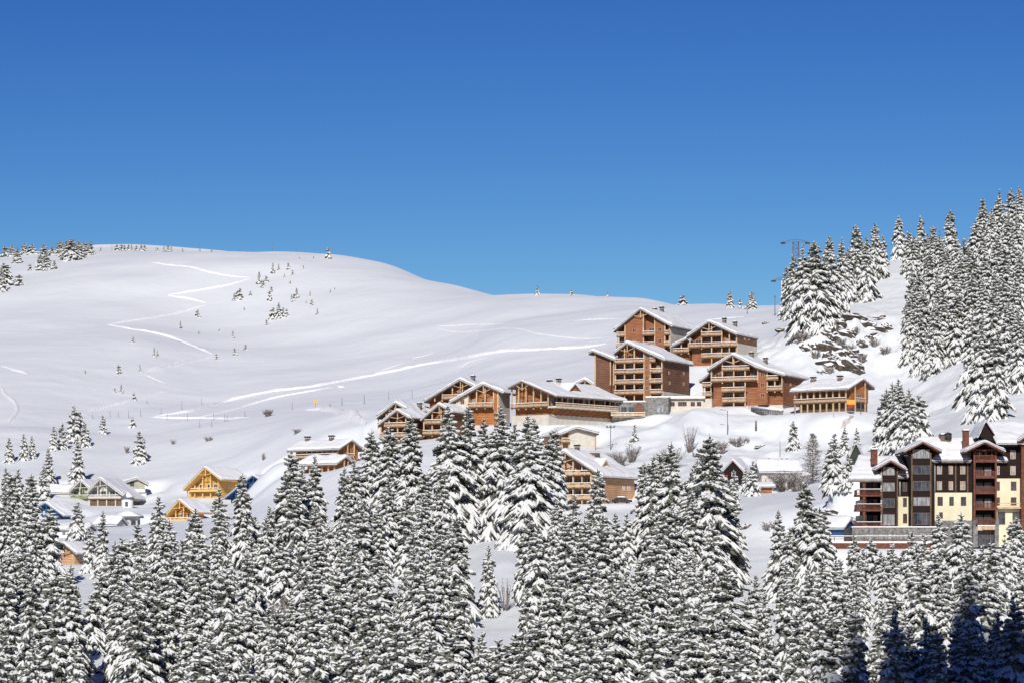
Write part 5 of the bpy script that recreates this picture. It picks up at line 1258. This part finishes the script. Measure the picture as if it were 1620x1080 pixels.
for k, (x, yt, yb) in enumerate([(478,75,98),(850,68,100),(1025,75,98),(1163,70,98),(1265,88,104),(665,85,97)]): pole('piste_stake', x/2.7, 360+yt/2.7, 360+yb/2.7+1, .10, 'thin stake on the hilltop skyline, number %d' % (k+1) + ' listed from left to right', 'stake', 'stakes on the hilltop', Y0=1000)
def sign_top(o, h):
    m = MB(); m.box(-.5,.5,-.06,.0,h-.95,h); m.build('panel', 'orange', o)
pole('warning_sign', 499, 632, 646, .06, 'small orange sign on a post at the foot of the hill', 'sign', top=sign_top, Y0=740)
# orange and pink banner on the stilted lodge
x, y, z = P(1346, 639, 706)
b = empty('banner', (x, y, z), -.3, 'yellow and red banner hanging on the railing of the stilted lodge', 'banner')
m = MB(); m.box(-.95,.95,-.04,.0,0,1.1); m.build('upper_panel', 'orange', b); m = MB(); m.prism([(-.6,-.7),(.1,-.9),(.8,-.3),(.8,-.01),(-.6,-.01)], -.04, 0); m.build('lower_panel', 'red', b)
# roadside guard rail
a = hit(1189, 650, 690); b2 = hit(1238, 655, 690); a = np.array(a); b2 = np.array(b2)
m = MB(); m.tube(a+(0,0,.7), b2+(0,0,.7), .35, .35, 6); m.tube(a+(0,0,.1), b2+(0,0,.1), .25, .25, 6)
for k in range(14): p = a+(b2-a)*k/13; m.tube(p-(0,0,.5), p+(0,0,1.0), .13, .13, 5)
g = m.build('guard_rail', 'stone'); tag(g, 'dark wooden guard rail along the road below the wide chalet', 'guard rail')
m = MB(); m.tube(a+(0,0,1.12), b2+(0,0,1.12), .3, .3, 6); sc_ = m.build('snow_cap', 'snow', g)
# lift pylons
def pylon(u, vtop, vb, half, lb, lattice=True, Yd=None):
    x, y, z = hit(u, vb, 780) if not Yd else P(u, vb, Yd); h = (HV-vtop)/F*y-z
    o = empty('lift_pylon', (x, y, z), 0, lb, 'lift pylon')
    m = MB(); w = 1.0
    if lattice:
        for sx in (-1,1):
            for sy_ in (-1,1): m.tube((sx*w*1.5, sy_*w*1.5, -1), (sx*w*.8, sy_*w*.8, h), .09, .08, 4)
        n = int(h/1.9)
        for k in range(n):
            z0_, z1_ = h*k/n, h*(k+1)/n; a_, b_ = 1.5-.7*k/n, 1.5-.7*(k+1)/n
            for sy_ in (-1, 1):
                m.tube((-w*a_, sy_*w*a_, z0_), (w*b_, sy_*w*b_, z1_), .05, .05, 4); m.tube((w*a_, sy_*w*a_, z0_), (-w*b_, sy_*w*b_, z1_), .05, .05, 4)
                m.tube((-w*b_, sy_*w*b_, z1_), (w*b_, sy_*w*b_, z1_), .05, .05, 4)
    else: m.tube((0,0,-1), (0,0,h), .28, .22, 8)
    m.build('tower', 'metal' if lattice else 'white', o)
    m = MB(); m.box(-half, half*.9, -.25, .25, h-.1, h+.12)
    nn = 8
    for k in range(nn+1):
        t = -1+2*k/nn; m.tube((t*half*.95, 0, h+.1), (t*half*.8, 0, h+.1+.65*(1-t*t)), .05, .05, 4)
        if k: tp = -1+2*(k-1)/nn; m.tube((tp*half*.8,0,h+.1+.65*(1-tp*tp)), (t*half*.8,0,h+.1+.65*(1-t*t)), .06, .06, 4)
    m.build('crossarm', 'metal', o)
    for sx in (-1, 1):
        m = MB(); m.box(sx*half*.92-.9, sx*half*.92+.5, -.2, .2, h-.45, h-.12)
        for k in range(4): m.tube((sx*half*.92-.7+.4*k, -.25, h-.5), (sx*half*.92-.7+.4*k, .25, h-.5), .15, .15, 8)
        m.build('sheave_set', 'black', o)
pylon(1259, 383, 500, 4.0, 'lattice lift pylon with a wide crossarm rising behind the spruce clump', True)
pylon(1237, 443, 500, 2.6, 'white tubular lift pylon with a smaller crossarm left of the spruce clump', False)

# ------------------------------------------------------------------ camera, sun, sky
cam = bpy.data.cameras.new('camera'); co = bpy.data.objects.new('camera', cam); COL.objects.link(co)
cam.sensor_width = 36; cam.lens = F/1620*36; cam.shift_y = (HV-540)/1620; cam.clip_start = 1; cam.clip_end = 20000
co.location = (0,0,0); co.rotation_euler = (radians(90), 0, 0); scene.camera = co
sun = bpy.data.lights.new('sun', 'SUN'); so = bpy.data.objects.new('sun', sun); COL.objects.link(so)
sun.energy = 4.45; sun.angle = radians(.5); sun.color = (1.0, .965, .915)
import mathutils
so.rotation_euler = mathutils.Vector(SD).to_track_quat('Z', 'Y').to_euler(); so.location = (-50,-50,300)
w = bpy.data.worlds.new('World'); scene.world = w; w.use_nodes = True; nt = w.node_tree
bg = nt.nodes['Background']; sk = nt.nodes.new('ShaderNodeTexSky'); sk.sky_type = 'NISHITA'; sk.sun_disc = False
sk.sun_elevation = radians(SUN_EL); sk.sun_rotation = radians(180+SUN_AZ); sk.altitude = 1800; sk.dust_density = .3; sk.air_density = 1.0; sk.ozone_density = 3.0
sp = nt.nodes.new('ShaderNodeSeparateColor'); cb = nt.nodes.new('ShaderNodeCombineColor'); nt.links.new(sk.outputs[0], sp.inputs[0])
for ch, (gam, gain) in enumerate(((2.4, 10.8), (2.0, 7.9), (1.35, 7.4))):
    m1 = nt.nodes.new('ShaderNodeMath'); m1.operation = 'MULTIPLY'; m1.inputs[1].default_value = .1
    m2 = nt.nodes.new('ShaderNodeMath'); m2.operation = 'POWER'; m2.inputs[1].default_value = gam
    m3 = nt.nodes.new('ShaderNodeMath'); m3.operation = 'MULTIPLY'; m3.inputs[1].default_value = gain
    nt.links.new(sp.outputs[ch], m1.inputs[0]); nt.links.new(m1.outputs[0], m2.inputs[0]); nt.links.new(m2.outputs[0], m3.inputs[0]); nt.links.new(m3.outputs[0], cb.inputs[ch])
nt.links.new(cb.outputs[0], bg.inputs['Color'])
bg.inputs['Strength'].default_value = .10
scene.view_settings.view_transform = 'Standard'; scene.view_settings.look = 'None'; scene.view_settings.exposure = 0
